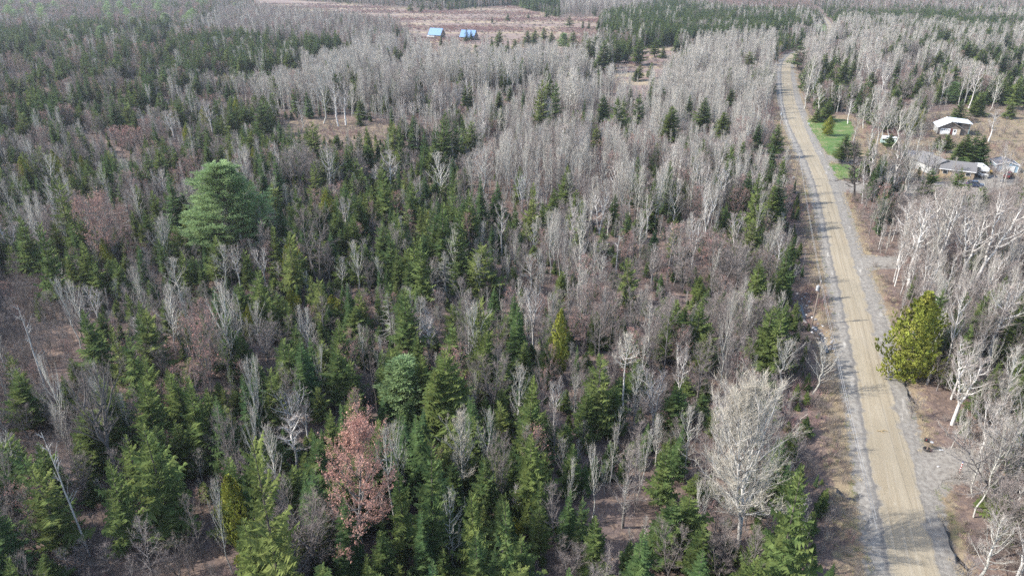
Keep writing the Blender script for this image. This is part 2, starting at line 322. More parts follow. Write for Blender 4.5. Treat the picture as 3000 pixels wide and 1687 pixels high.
SURVEY[2, 1] = """
F 570 180 180 84;F 1440 190 170 84|single pointed fir sticking up in the pale birches|single birchwood fir;F 1895 160 300 134|shaded fir in front of the tall pale stems near the road|shaded fir;S 2070 230 200 84;S 2420 70 150 64;S 2390 240 380 234|broad dark spruce beside the road, the left of a pair|broad roadside spruce;F 2510 280 500 194|tall narrow fir beside the road, the right of a pair|tall roadside fir;Y 215 380 450 174;F 20 550 300 104;F 700 520 400 144|dark green fir between two white birches|between-birch fir;F 500 400 150 74;F 2165 620 200 94;S 1430 870 250 184;F 930 800 250 154;Y 1190 1110 380 214|fresh yellow-green conifer alone in brown twiggy woods|fresh conifer;F 490 1250 240 144;F 210 1040 130 114;S 1510 1310 180 84;F 1900 1330 150 134;F 1650 360 250 64;F 1160 640 250 110;Y 2450 720 300 184;F 400 570 150 174
B 100 310 400 204|white birch fountain of straight stems left of a pointed conifer|fountain birch;B 900 490 420 274|large two-trunked white birch in the middle of the pale woods|two-trunked birch;B 1390 460 460 124|slim white birch with upright clustered stems|upright slim birch;B 2000 490 480 234|wide white birch with spreading white limbs near the road|spreading road birch;B 2280 700 400 194|grey-white leafless birch below the roadside spruces|grey-white birch;B 1160 560 330 94;D 1070 930 380 224|dead white tree with a few crooked limbs above the fresh conifer|crooked dead tree;A 700 730 700 254;A 400 700 600 204|tall thin greenish aspen left of the fresh conifer|greenish aspen;A 500 720 560 124;A 220 830 260 164;A 1310 680 480 224;A 910 1130 320 204;A 210 1130 350 330|broad pale tree with wide grey limbs near the middle|broad pale tree;M 1620 860 500 424|rosy-tipped maple, the broadest red haze right of the middle|rosy maple haze;M 2050 920 350 404;M 1160 900 300 204;A 1300 250 500 154;A 1500 250 550 164;A 1680 400 420 224;A 1880 50 650 234|tallest pale aspen at the right of the pale woods|tallest pale aspen;A 1150 300 430 154;A 590 300 330 174;B 350 320 330 114;A 930 100 330 174;A 1230 20 350 134;A 800 100 330 164;H 2200 1000 450 404;H 1450 1100 350 254;H 1750 1050 400 304
"""
SURVEY[3, 1] = """
S 150 280 430 204|dark cone-shaped spruce on the left verge beside a utility pole|pole-side spruce;F 260 920 200 114;F 210 1010 420 184|narrow bright fir at the left edge of the stony ditch|ditch fir;F 190 1250 200 134;S 60 0 190 144;F 1660 240 330 214|bright young fir in front of the grey roofed house|house fir;F 1950 230 380 194|shaggy young fir in front of the motorhome|motorhome fir;F 2030 420 200 114;F 2180 420 230 194|young fir in front of the dark parked car|car-side fir;F 1730 520 150 74
H 870 0 560 334 865 560|black-trunked bare tree at the house driveway with level limbs|black-trunked tree;B 990 110 490 90 945 600;B 1070 0 420 130 1020 380;B 1370 -60 460 200 1270 400;B 1330 250 420 180 1180 560;M 1200 440 400 300|low pinkish red bush tree by the driveway woods|pinkish driveway tree;B 2400 0 520 90 2310 700;B 2560 150 300 40;B 1620 640 800 330 1410 1440|white forked birch leaning over the right side of the dirt road|forked leaning birch;B 1900 470 900 420 1670 1370|bright white birch with paired trunks and a wide fan of twigs|paired-trunk birch;B 2130 680 740 350 1920 1430|white birch third from the road in the leaning clump|third leaning birch;B 2480 540 920 380 2050 1460|strongly leaning white birch at the far right of the clump|far-right leaning birch;A 1500 60 420 200;A 1640 0 420 200;A 1760 -20 400 180;A 1450 150 430 190;B 1250 150 430 120;H 1600 380 260 200;A 1180 120 460 160;A 2220 300 300 150;H 2330 150 240 200;B 2480 60 380 90;H 1050 330 330 200;A 1850 480 500 300;A 2000 800 300 200;H 1100 560 320 200;H 1350 520 300 200;A 2350 560 300 200
"""
SURVEY[0, 2] = """
F 825 190 520 294|full mid-green fir left of the middle foreground group|full left fir;F 1270 20 280 124;Y 1120 370 500 184|yellowish pointed fir in the left foreground group|yellowish pointed fir;F 1250 420 560 254;Y 1430 230 500 284|open-branched olive conifer behind the left foreground group|open olive conifer;F 1440 650 500 264;F 1850 840 700 354|big dark fir at the right of the left foreground group|big dark left fir;F 1370 850 600 334;F 1680 780 500 304;F 710 680 220 134;F 940 700 130 84;F 130 800 450 334|broad deep green fir cut by the left border, upper one|border fir;F 240 930 250 164;S 2150 1040 600 260|sharp bright-tipped spruce between brown brush and the salmon maple|bright-tipped spruce;F 2400 450 330 174;F 1000 260 250 200;F 600 860 300 150
D 210 120 1010 250 490 1110|tall leaning dead white birch with broken limbs over the left brush|leaning dead birch;B 900 0 420 204;B 1030 0 330 64;A 1720 0 820 334 1790 720|tall grey many-branched aspen left of a peach budding tree|tall grey aspen;M 1980 330 700 424|pale peach budding tree in the left foreground woods|peach budding tree;A 2240 0 800 354;H 870 850 950 560|large open grey tree with forked limbs among the left firs|large forked tree;H 150 1150 330 420|low twisted silver-grey thicket tree at the left border|twisted silver tree;H 400 500 300 250;H 560 350 350 220;H 100 250 280 260;H 480 60 300 250
"""
SURVEY[1, 2] = """
F 810 290 500 204|dark columnar fir right of a blue-green spruce|dark columnar fir;F 820 620 400 300;S 420 510 550 264|blue-green spruce with a dense pointed crown in the left middle|blue-green spruce;Y 110 810 450 234;Y 620 1010 260 164|small bright yellow fir top poking out above brown brush|small yellow fir;C 350 0 250 184;F 1000 150 250 254;F 1220 0 300 104;F 1480 0 550 300;F 1600 450 350 184;P 1460 700 600 500|soft pale green pine with tufted boughs in the centre foreground|tufted pine;F 1900 600 600 454|dark blue-green fir right of the tufted pine|blue-dark fir;Y 2270 30 700 300|tall olive conifer half hidden by a grey tree|half-hidden conifer;F 2440 320 200 104;S 2400 0 250 204;F 1440 1210 300 204;C 760 60 200 184;F 980 1050 260 204;F 1390 690 150 64;F 720 1200 400 200
B 1720 250 520 274|thin birch with a white trunk and reddish twig crown left of the tufted pine's top|thin red-topped birch;H 1100 440 870 334 1240 1310|dark-trunked bare tree leaning left of the tufted pine|dark leaning tree;A 2200 120 800 300|grey-tan tree with fine twigs in front of the tall olive conifer|grey-tan tree;H 2400 650 600 404;A 470 210 500 224;X 1330 30 500 254|leafless grey spruce skeleton in the centre woods|spruce skeleton;H 640 80 350 254;B 310 1050 420 460|white multi-stemmed birch in the brush left of the salmon maple|multi-stemmed birch;B 470 1170 350 204;M 1000 1080 370 254;H 250 300 300 250;H 60 400 330 300
"""
SURVEY[2, 2] = """
C 470 220 600 244|golden green cedar with an orange-tinged top in the brown woods|golden cedar;Y 880 660 600 304|bright yellow-green conifer left of the white-trunked aspen|bright conifer;F 760 980 400 234|blue-green fir overlapping the bright conifer's foot|overlapping fir;F 1680 950 350 300;F 130 500 300 204;F 1100 860 250 204;F 1550 60 160 150;Y 1950 450 300 200
A 1170 460 960 274 1110 1440|round-topped aspen with a long bare white trunk|long-trunked aspen;B 1440 800 640 300 1420 1440|pale birch with a forked crown on a straight trunk, right of the long-trunked aspen|forked pale birch;B 200 -60 700 240 215 640;A 2200 150 930 200 2090 1080|thin pale leaning stem near the road ditch, with a high sparse crown|thin leaning stem;H 1950 500 600 404|wind-swept brown bare tree left of the road thicket|wind-swept tree;M 400 580 400 204;B 430 950 500 184;H 1600 150 600 354;H 1250 50 450 254;H 700 50 500 304;H 900 200 500 300;H 1450 560 420 280;H 2350 750 450 300;A 2400 100 600 180;H 1250 1100 360 260
"""
SURVEY[3, 2] = """
C 1610 10 800 640|bright yellow-green cedar on the right bank of the dirt road|bright roadside cedar
A 240 540 450 320|pale bushy aspen beside the left verge, the left of two|left verge aspen;A 560 560 450 340|pale bushy aspen beside the left verge, the right of two|right verge aspen;B 1420 -50 480 64;H 1890 -20 520 150 1720 480;B 2020 -20 980 200 1740 960|long white birch trunk leaning right of the bright cedar|long leaning birch;B 2420 20 760 560 2200 770|white spreading birch at the right border above the driveway|border birch;B 2060 680 700 380 1850 1370|forked white birch beside the driveway entrance|driveway birch;H 2300 850 500 350;A 2450 900 550 300;H 1800 700 300 200;H 1500 1080 200 200
"""
SURVEY[0, 3] = """
F 140 130 750 360|wide deep green fir at the left border, lower one|lower border fir;Y 360 330 700 420|yellow-lit fir with long level boughs beside the leaning grey stem|yellow-lit fir;F 1060 290 700 340|shadowed young fir with feathery boughs in the left foreground|feathery fir;F 1440 -100 850 480;F 60 1230 500 240|small bluish fir at the lower left corner|corner fir;Y 2520 30 1420 520|very tall yellow-green fir left of the salmon maple|tall yellow fir;F 380 110 500 250
D 440 0 1260 200 910 1260|leaning grey dead stem with short side limbs in the left foreground|leaning grey stem;H 1370 880 600 450|pale twisted low tree in the pink brush at the bottom left|pale twisted tree;D 1500 700 350 150;H 1880 650 540 300;A 2130 550 900 200 2350 1440|thin pale twin-stemmed tree left of the tall yellow fir|thin twin tree;H 700 1150 300 350;H 1050 1150 300 300;H 1700 1100 330 330
"""
SURVEY[1, 3] = """
M 960 -20 1330 930 1060 1290|large salmon-red budding maple, the brightest tree in the foreground|salmon maple;A 1270 -60 1150 350 1430 1060|pale branching tree right beside the salmon maple|maple-side aspen;F 1690 0 1000 380|tall dense green fir right of the salmon maple|maple-right fir;F 1440 300 720 300;F 2180 490 720 300|dark fir to the right of the pale curly tree|curly-side fir;F 2230 960 620 320|light green young fir at the bottom, right of the pale curly tree|light young fir;Y 1440 1340 250 150;F 1090 1240 330 160;F 590 620 250 114;F 600 80 370 300;F 2520 550 900 260
A 2080 -180 900 390 2090 700|cream-twigged tree with reddish twigs at its left|cream-twigged tree;H 2420 50 650 330;A 1900 580 880 400 2000 1460|cream curly-branched tree at the bottom with a winding trunk|pale curly tree;H 430 900 560 900|wide many-stemmed grey tree at the bottom left of the salmon maple|wide grey tree;B 320 -150 560 350;H 180 500 500 350;H 2450 1150 350 250
"""
SURVEY[2, 3] = """
F 190 0 600 330|bright green fir in the bottom middle woods|bottom-middle fir;F 1560 60 500 220|slender green fir over the brown leaf litter|litter fir;Y 270 670 420 210|grey-green pointed young conifer at the bottom|grey-green conifer;F 720 650 400 180;F 850 830 420 230;F 1780 620 420 420;F 100 1000 500 350;F 1920 900 380 300
A 2400 -420 1680 1000 2290 1250|large cream aspen fan with twin white trunks, left of the stream|cream aspen fan;A 850 180 620 200;H 1190 150 700 480;H 1950 50 620 400 1940 670;H 1650 900 550 350;H 590 1150 330 450;A 580 280 560 150;A 1150 480 420 180;H 2150 1000 450 330
"""
SURVEY[3, 3] = """
F 390 290 1160 470|tall bright green fir at the bottom, between stream and woods|stream fir;F 360 950 560 320|smaller soft green fir at the foot of the tall bright fir|foot fir
H 350 0 310 600|spreading grey bare tree at the left of the stream|stream tree;A 2250 -100 900 900 2370 800|sprawling silvery bare tree at the lower right by the driveway|sprawling silver tree;B 2560 -150 900 260 2500 600;A 2350 900 600 500;H 2100 1250 350 400;H 2450 500 500 500
"""
# ---------------------------------------------------------------- mesh building
class Geo:
    """Collects triangles and quads with a material slot each; build() makes a mesh."""

    def __init__(self):
        self.v, self.f, self.m = [], [], []

    def tri(self, a, b, c, m=0):
        n = len(self.v)
        self.v += (a, b, c)
        self.f.append((n, n + 1, n + 2))
        self.m.append(m)

    def quad(self, a, b, c, d, m=0):
        n = len(self.v)
        self.v += (a, b, c, d)
        self.f.append((n, n + 1, n + 2, n + 3))
        self.m.append(m)

    def tube(self, pts, rs, sides=5, m=0):
        n0 = len(self.v)
        k = len(pts)
        for i in range(k):
            a, b = pts[max(i - 1, 0)], pts[min(i + 1, k - 1)]
            d = (b[0] - a[0], b[1] - a[1], b[2] - a[2])
            l = math.sqrt(d[0] ** 2 + d[1] ** 2 + d[2] ** 2) or 1.0
            d = (d[0] / l, d[1] / l, d[2] / l)
            if abs(d[2]) < 0.8:
                u = (-d[1], d[0], 0.0)
            else:
                u = (0.0, -d[2], d[1])
            l = math.sqrt(u[0] ** 2 + u[1] ** 2 + u[2] ** 2) or 1.0
            u = (u[0] / l, u[1] / l, u[2] / l)
            w = (d[1] * u[2] - d[2] * u[1], d[2] * u[0] - d[0] * u[2], d[0] * u[1] - d[1] * u[0])
            p, r = pts[i], rs[i]
            for s in range(sides):
                c, q = math.cos(6.2832 * s / sides) * r, math.sin(6.2832 * s / sides) * r
                self.v.append((p[0] + u[0] * c + w[0] * q, p[1] + u[1] * c + w[1] * q, p[2] + u[2] * c + w[2] * q))
        for i in range(k - 1):
            for s in range(sides):
                t = (s + 1) % sides
                self.f.append((n0 + i * sides + s, n0 + i * sides + t, n0 + (i + 1) * sides + t, n0 + (i + 1) * sides + s))
                self.m.append(m)

    def box(self, c, s, m=0, rz=0.0):
        co, si = math.cos(rz), math.sin(rz)
        vs = []
        for dz in (-.5, .5):
            for dx, dy in ((-.5, -.5), (.5, -.5), (.5, .5), (-.5, .5)):
                x, y = dx * s[0], dy * s[1]
                vs.append((c[0] + x * co - y * si, c[1] + x * si + y * co, c[2] + dz * s[2]))
        self.hexa(vs, m)

    def hexa(self, vs, m=0):
        n = len(self.v)
        self.v += vs
        for q in ((3, 2, 1, 0), (4, 5, 6, 7), (0, 1, 5, 4), (1, 2, 6, 5), (2, 3, 7, 6), (3, 0, 4, 7)):
            self.f.append(tuple(n + i for i in q))
            self.m.append(m)

    def poly(self, pts, m=0):
        n = len(self.v)
        self.v += pts
        self.f.append(tuple(range(n, n + len(pts))))
        self.m.append(m)

    def prism(self, outline, y0, y1, m=0):            # outline in x-z, extruded along y
        k = len(outline)
        n = len(self.v)
        self.v += [(x, y0, z) for x, z in outline] + [(x, y1, z) for x, z in outline]
        self.f.append(tuple(n + i for i in range(k)))
        self.f.append(tuple(n + k + i for i in reversed(range(k))))
        self.m += [m, m]
        for i in range(k):
            j = (i + 1) % k
            self.f.append((n + i, n + k + i, n + k + j, n + j))
            self.m.append(m)

    def mesh(self, name, mats):
        me = bpy.data.meshes.new(name)
        V = np.array(self.v, dtype=np.float32)
        cnt = np.array([len(f) for f in self.f], dtype=np.int32)
        idx = np.array([i for f in self.f for i in f], dtype=np.int32)
        me.vertices.add(len(V))
        me.vertices.foreach_set('co', V.ravel())
        me.loops.add(len(idx))
        me.loops.foreach_set('vertex_index', idx)
        me.polygons.add(len(cnt))
        me.polygons.foreach_set('loop_start', np.concatenate(([0], np.cumsum(cnt)[:-1])).astype(np.int32))
        me.polygons.foreach_set('loop_total', cnt)
        me.polygons.foreach_set('material_index', np.array(self.m, dtype=np.int32))
        for x in mats:
            me.materials.append(MATS[x])
        me.update(calc_edges=True)
        me.validate()
        return me

    def part(self, name, mats, parent=None, bevel=0.0):
        o = bpy.data.objects.new(name, self.mesh(name, [mats] if isinstance(mats, str) else mats))
        COL.objects.link(o)
        if parent is not None:
            o.parent = parent
        o.data.polygons.foreach_set('use_smooth', np.zeros(len(o.data.polygons), dtype=bool))
        if bevel:
            b = o.modifiers.new('bevel', 'BEVEL')
            b.width, b.segments, b.limit_method = bevel, 2, 'ANGLE'
        return o


def vadd(a, b, k=1.0):
    return (a[0] + b[0] * k, a[1] + b[1] * k, a[2] + b[2] * k)


def vnorm(a):
    l = math.sqrt(a[0] ** 2 + a[1] ** 2 + a[2] ** 2) or 1.0
    return (a[0] / l, a[1] / l, a[2] / l)


# ---------------------------------------------------------------- tree shapes, one unit tall
def conifer(seed, R=0.2, nl=34, nb=7, steps=6, z0=0.08, droop=18, pw=0.85, up=38, rag=0.25, fat=0.40, bare=0.0, thin=0.0):
    rng = random.Random(seed)
    trunk, crown = Geo(), Geo()
    trunk.tube([(0, 0, 0), (0, 0, .3), (0, 0, .7), (0, 0, .99)], [.0125, .010, .006, .001], 5)
    lob = [rng.uniform(0, 6.28) for _ in range(3)]
    for i in range(nl):
        t = ((i + rng.random() * .8) / nl) ** 0.93
        z = z0 + (0.985 - z0) * t
        L0 = R * (1 - t) ** pw + .008
        if t < .10:
            L0 *= .55 + 4.5 * t
        m = max(4, int(nb * (1 - .35 * t) + rng.random()))
        a0 = rng.uniform(0, 6.28)
        for b in range(m):
            if rng.random() < thin:
                continue
            az = a0 + 6.2832 * (b + rng.uniform(-.35, .35)) / m
            Lb = L0 * rng.uniform(1 - rag * 1.4, 1 + rag * .7) * (1 + .16 * math.sin(2 * az + lob[0] + 5 * z) + .12 * math.sin(3 * az + lob[1] - 9 * z))
            el = math.tan(rad(-droop + (up + droop) * t ** 1.6 + rng.uniform(-9, 9)))
            ca, sa = math.cos(az), math.sin(az)

            def P(s):
                return (ca * Lb * s, sa * Lb * s, z + Lb * (el * s + .30 * (s * s - s) + .10 * s * s))
            if bare and t < .8 and rng.random() < .7:
                w = .0016
                crown.tri((-sa * w, ca * w, z), (sa * w, -ca * w, z), P(.6), 1)
            s_in = .10 + bare * rng.random()
            for k in range(steps):
                s0 = s_in + (1 - s_in) * k / steps
                s1 = min(1.06, s0 + (1 - s_in) / steps * 1.35)
                wk = Lb * fat * (math.sin(3.14 * min(1.0, .22 + .80 * s0)) + .10) * rng.uniform(.7, 1.25)
                wk = max(wk, .006)
                p0, p1 = P(s0), P(s1)
                for sg in (-1, 1):
                    q = (p0[0] + (p1[0] - p0[0]) * .95 - sa * wk * sg, p0[1] + (p1[1] - p0[1]) * .95 + ca * wk * sg,
                         p0[2] + (p1[2] - p0[2]) * .9 - wk * rng.uniform(.05, .55))
                    crown.tri(p0, p1, q, 0)
                if k % 2 == 0:
                    crown.tri(p0, p1, ((p0[0] + p1[0]) / 2, (p0[1] + p1[1]) / 2, p0[2] - wk * rng.uniform(.35, .8)), 0)
    crown.tri((.004, 0, .955), (-.004, .002, .955), (0, 0, 1.0), 0)
    crown.tri((0, .004, .955), (.002, -.004, .955), (0, 0, 1.0), 0)
    return trunk, crown


def pine(seed, R=0.40, boughs=190, pads=9, blades=26, z0=.10, size=.030, round_=1.0):
    """Soft-needled pine: many boughs that sweep out and up, each carrying flat pads of needle tufts."""
    rng = random.Random(seed)
    trunk, crown = Geo(), Geo()
    trunk.tube([(0, 0, 0), (.004, 0, .35), (-.003, .003, .7), (0, 0, .96)], [.017, .013, .008, .0015], 6)
    ph = rng.uniform(0, 6)
    for i in range(boughs):
        t = (i + rng.random()) / boughs
        z = z0 + (.93 - z0) * t
        az = i * 2.39996 + rng.uniform(-.35, .35)
        prof = (1 - t) ** .72 * (1 - .38 * max(0, .30 - t) / .30) + .07
        lump = 1 + .13 * math.sin(3 * az + ph + 7 * z) + .10 * math.sin(5 * az - 11 * z)
        Lb = R * prof * lump * rng.uniform(.72, 1.08)
        el = math.tan(rad(-2 + 40 * t + rng.uniform(-7, 9)))
        ca, sa = math.cos(az), math.sin(az)

        def P(s):
            return (ca * Lb * s, sa * Lb * s, z + Lb * (el * s + .26 * s * s - .14 * s))
        crown.tube([P(0), P(.5), P(.92)], [.0038, .0026, .0008], 3, 1)
        n = max(3, int(pads * (.35 + .9 * prof)))
        for k in range(n):
            s = 1.0 if k == 0 else rng.uniform(.38, 1.0)
            lat = 0 if k == 0 else rng.uniform(-1, 1) * Lb * .26
            p = P(s)
            c = (p[0] - sa * lat, p[1] + ca * lat, p[2] + rng.uniform(-.006, .010))
            pr = size * rng.uniform(.7, 1.25)
            for q in range(blades):
                a = rng.uniform(0, 6.283)
                rr = pr * math.sqrt(rng.random())
                o = (c[0] + math.cos(a) * rr, c[1] + math.sin(a) * rr, c[2] + rng.uniform(-.25, .25) * pr)
                d = vnorm((ca * .9 + math.cos(a) * .8 + rng.uniform(-.4, .4), sa * .9 + math.sin(a) * .8 + rng.uniform(-.4, .4), .45 + rng.uniform(-.35, .55)))
                s_ = vnorm((-d[1], d[0], rng.uniform(-.45, .45)))
                l = size * rng.uniform(.5, 1.0)
                w = size * .15
                crown.tri(vadd(o, s_, -w), vadd(o, s_, w), vadd(o, d, l), 0)
    for q in range(40):
        d = vnorm((rng.uniform(-.6, .6), rng.uniform(-.6, .6), 1))
        o = (rng.uniform(-.01, .01), rng.uniform(-.01, .01), rng.uniform(.90, .97))
        s_ = vnorm((-d[1], d[0], .2))
        crown.tri(vadd(o, s_, -.004), vadd(o, s_, .004), vadd(o, d, size * .9), 0)
    return trunk, crown


def cedar(seed, R=0.26, n=2600):
    rng = random.Random(seed)
    trunk, crown = Geo(), Geo()
    trunk.tube([(0, 0, 0), (0, 0, .5), (0, 0, .95)], [.016, .010, .001], 5)
    ph = [rng.uniform(0, 6.28) for _ in range(6)]
    for i in range(n):
        t = rng.random() ** 1.15
        z = .07 + .92 * t
        az = rng.uniform(0, 6.28)
        prof = (math.sin(3.1416 * min(1, .2 + .62 * t)) ** .8) * (1 - t ** 3.2) + .02
        lump = 1 + .26 * math.sin(2 * az + 11 * z + ph[0]) + .22 * math.sin(4 * az - 17 * z + ph[1]) + .1 * math.sin(23 * z + ph[2] + az)
        r = R * prof * lump * (rng.random() ** .35)
        c = (math.cos(az) * r, math.sin(az) * r, z)
        out = (math.cos(az), math.sin(az))
        d = vnorm((out[0] * rng.uniform(-.1, .6) + rng.uniform(-.4, .4), out[1] * rng.uniform(-.1, .6) + rng.uniform(-.4, .4), rng.uniform(.5, 1.1)))
        s_ = vnorm((-out[1] + rng.uniform(-.4, .4), out[0] + rng.uniform(-.4, .4), rng.uniform(-.4, .4)))
        l, w = rng.uniform(.03, .06), rng.uniform(.012, .024)
        crown.tri(vadd(c, s_, -w * .4), vadd(vadd(c, d, l * .6), s_, w), vadd(c, d, l), 0)
        crown.tri(vadd(c, s_, w * .4), vadd(vadd(c, d, l * .6), s_, -w), vadd(c, d, l), 0)
    return trunk, crown


def bare_tree(seed, R=.2, zc=.35, nl=24, a_low=58, a_top=24, nsub=7, ntw=8, twl=.06, tw=.0016, tr=.011, lean=.03, fork=0, buds=0, oval=1.0, curl=.25, forkz=.3, up=.35, limb=1.0, top=.97, budsize=.010, nbud=2, spread=1.0):
    rng = random.Random(seed)
    trunk, crown = Geo(), Geo()
    stems = []
    n = 9
    if not fork:
        x = y = 0.0
        pts = []
        for i in range(n):
            t = i / (n - 1)
            pts.append((x, y, t * .985))
            x += rng.uniform(-1, 1) * lean / 3
            y += rng.uniform(-1, 1) * lean / 3
        trunk.tube(pts, [tr * (1 - (i / (n - 1)) ** 1.1) + .0009 for i in range(n)], 6)
        stems.append((pts, 1.0, zc))
    else:
        fz = forkz * rng.uniform(.85, 1.15)
        j = (rng.uniform(-.01, .01), rng.uniform(-.01, .01), fz)
        if fz > .06:
            trunk.tube([(0, 0, 0), (j[0] * .4, j[1] * .4, fz * .5), j], [tr * 1.15, tr, tr * .95], 6)
        a0 = rng.uniform(0, 6.28)
        for q in range(fork):
            az = a0 + 6.2832 * q / fork + rng.uniform(-.4, .4)
            sp = R * rng.uniform(.30, .62) * spread
            tp = rng.uniform(.84, 1.0)
            pts = []
            for i in range(6):
                t = i / 5
                pts.append((j[0] * (1 - t) + math.cos(az) * sp * t ** .75 + rng.uniform(-1, 1) * .008, j[1] * (1 - t) + math.sin(az) * sp * t ** .75 + rng.uniform(-1, 1) * .008, fz + (tp * .985 - fz) * t))
            pts[0] = j
            trunk.tube(pts, [tr * .78 * (1 - i / 5.0) + .0009 for i in range(6)], 5)
            stems.append((pts, 1.0 / fork ** .5, max(zc, fz + .04)))

    def at(pts, z):
        for a, b in zip(pts[:-1], pts[1:]):
            if b[2] >= z:
                k = (z - a[2]) / max(1e-6, b[2] - a[2])
                return (a[0] + (b[0] - a[0]) * k, a[1] + (b[1] - a[1]) * k, z)
        return pts[-1]

    for pts, sc, z_from in stems:
        count = max(4, int(nl * (1.25 * sc if fork else 1)))
        for i in range(count):
            t = (i + rng.random()) / count
            z = z_from + (top - z_from) * t ** 1.18
            p = at(pts, z)
            az = i * 2.4 + rng.uniform(-.5, .5)
            ang = rad(a_low + (a_top - a_low) * t + rng.uniform(-9, 9))
            prof = (math.sin(3.1416 * (.24 + .70 * t)) ** .7) * oval + (1 - oval) * (1 - t) ** .6
            reach = R * max(prof, .12) * rng.uniform(.5, 1.12) * (.75 if fork else 1) * (1.1 - .45 * t)
            Lb = min(reach / max(math.sin(ang), .25), (1.02 - z) / max(math.cos(ang), .1) if ang < 1.45 else 9)
            Lb = max(Lb, .03)
            ca, sa = math.cos(az), math.sin(az)
            lp, d = [p], ang
            for k in range(4):
                q = lp[-1]
                st = Lb / 4
                az2 = az + rng.uniform(-.3, .3)
                lp.append((q[0] + math.cos(az2) * math.sin(d) * st, q[1] + math.sin(az2) * math.sin(d) * st, q[2] + math.cos(d) * st))
                d = max(d - curl * rng.uniform(.2, 1.0), .15) if rng.random() > .12 else d + .25
            r0 = min(tr * .45, .0014 + Lb * .012) * limb
            crown.tube(lp, [r0, r0 * .8, r0 * .6, r0 * .4, r0 * .15], 3, 1)
            for s in range(nsub):
                u = .18 + .80 * (s + rng.random()) / nsub
                k = min(int(u * 4), 3)
                a, b = lp[k], lp[k + 1]
                f = u * 4 - k
                c = (a[0] + (b[0] - a[0]) * f, a[1] + (b[1] - a[1]) * f, a[2] + (b[2] - a[2]) * f)
                dd = vnorm((b[0] - a[0], b[1] - a[1], b[2] - a[2]))
                d2 = vnorm((dd[0] + rng.uniform(-.75, .75), dd[1] + rng.uniform(-.75, .75), dd[2] + up * .7 + rng.uniform(-.55, .55)))
                l2 = max(Lb * rng.uniform(.20, .46) * (1.15 - .5 * u), twl * .5)
                e = vadd(c, d2, l2 * .5)
                d3 = vnorm((d2[0] + rng.uniform(-.25, .25), d2[1] + rng.uniform(-.25, .25), d2[2] + up * .4))
                g = vadd(e, d3, l2 * .5)
                w = tw * .9
                crown.tube([c, e, g], [w * 1.1, w * .7, w * .25], 3, 1)
                for q in range(ntw):
                    v = rng.random()
                    o = vadd(c, d2, l2 * .5 * (v * 2)) if v < .5 else vadd(e, d3, l2 * .5 * (v * 2 - 1))
                    d4 = vnorm((d3[0] + rng.uniform(-.8, .8), d3[1] + rng.uniform(-.8, .8), d3[2] + up * .5 + rng.uniform(-.6, .6)))
                    l4 = twl * rng.uniform(.45, 1.2)
                    sx, sy, sz = rng.uniform(-1, 1), rng.uniform(-1, 1), rng.uniform(-1, 1)
                    sd = vnorm((d4[1] * sz - d4[2] * sy, d4[2] * sx - d4[0] * sz, d4[0] * sy - d4[1] * sx))
                    tip = vadd(o, d4, l4)
                    crown.tri(vadd(o, sd, -tw * .5), vadd(o, sd, tw * .5), tip, 0)
                    mid = vadd(o, d4, l4 * .45)
                    d5 = vnorm((d4[0] + rng.uniform(-.7, .7), d4[1] + rng.uniform(-.7, .7), d4[2] + rng.uniform(-.4, .7)))
                    crown.tri(vadd(mid, sd, -tw * .4), vadd(mid, sd, tw * .4), vadd(mid, d5, l4 * .55), 0)
                    if buds and rng.random() < buds:
                        for _ in range(nbud):
                            h = vadd(tip if rng.random() < .5 else mid, d5, l4 * rng.uniform(-.3, .5))
                            z_ = budsize * rng.uniform(.6, 1.3)
                            crown.tri(vadd(h, (rng.uniform(-1, 1), rng.uniform(-1, 1), rng.uniform(-1, 1)), z_), vadd(h, (rng.uniform(-1, 1), rng.uniform(-1, 1), rng.uniform(-1, 1)), z_), vadd(h, (rng.uniform(-1, 1), rng.uniform(-1, 1), rng.uniform(-1, 1)), z_), 2)
    return trunk, crown


def dead_conifer(seed, lichen=0.0, R=.2):
    rng = random.Random(seed)
    trunk, crown = Geo(), Geo()
    trunk.tube([(0, 0, 0), (.005, 0, .4), (0, .004, .75), (0, 0, .99)], [.012, .009, .005, .001], 5)
    for i in range(70):
        t = (i + rng.random()) / 70
        z = .14 + .84 * t
        az = rng.uniform(0, 6.28)
        Lb = (R * (1 - t) ** .7 + .015) * rng.uniform(.4, 1.1)
        ca, sa = math.cos(az), math.sin(az)
        a = rad(8 - 30 * (1 - t) + rng.uniform(-8, 8))
        lp = [(0, 0, z), (ca * Lb * .5, sa * Lb * .5, z + math.tan(a) * Lb * .5 - .006), (ca * Lb, sa * Lb, z + math.tan(a) * Lb + .01)]
        crown.tube(lp, [.0026, .0018, .0005], 3, 1)
        for k in range(16):
            s = rng.uniform(.2, 1)
            c = (ca * Lb * s, sa * Lb * s, z + math.tan(a) * Lb * s - .004)
            d = vnorm((ca * .7 + rng.uniform(-1, 1), sa * .7 + rng.uniform(-1, 1), rng.uniform(-1.0, .4)))
            l = .03 * rng.uniform(.4, 1.2)
            w = .0010 if not lichen else .0045
            crown.tri(vadd(c, (-d[1], d[0], .3), -w), vadd(c, (-d[1], d[0], .3), w), vadd(c, d, l), 0)
    return trunk, crown


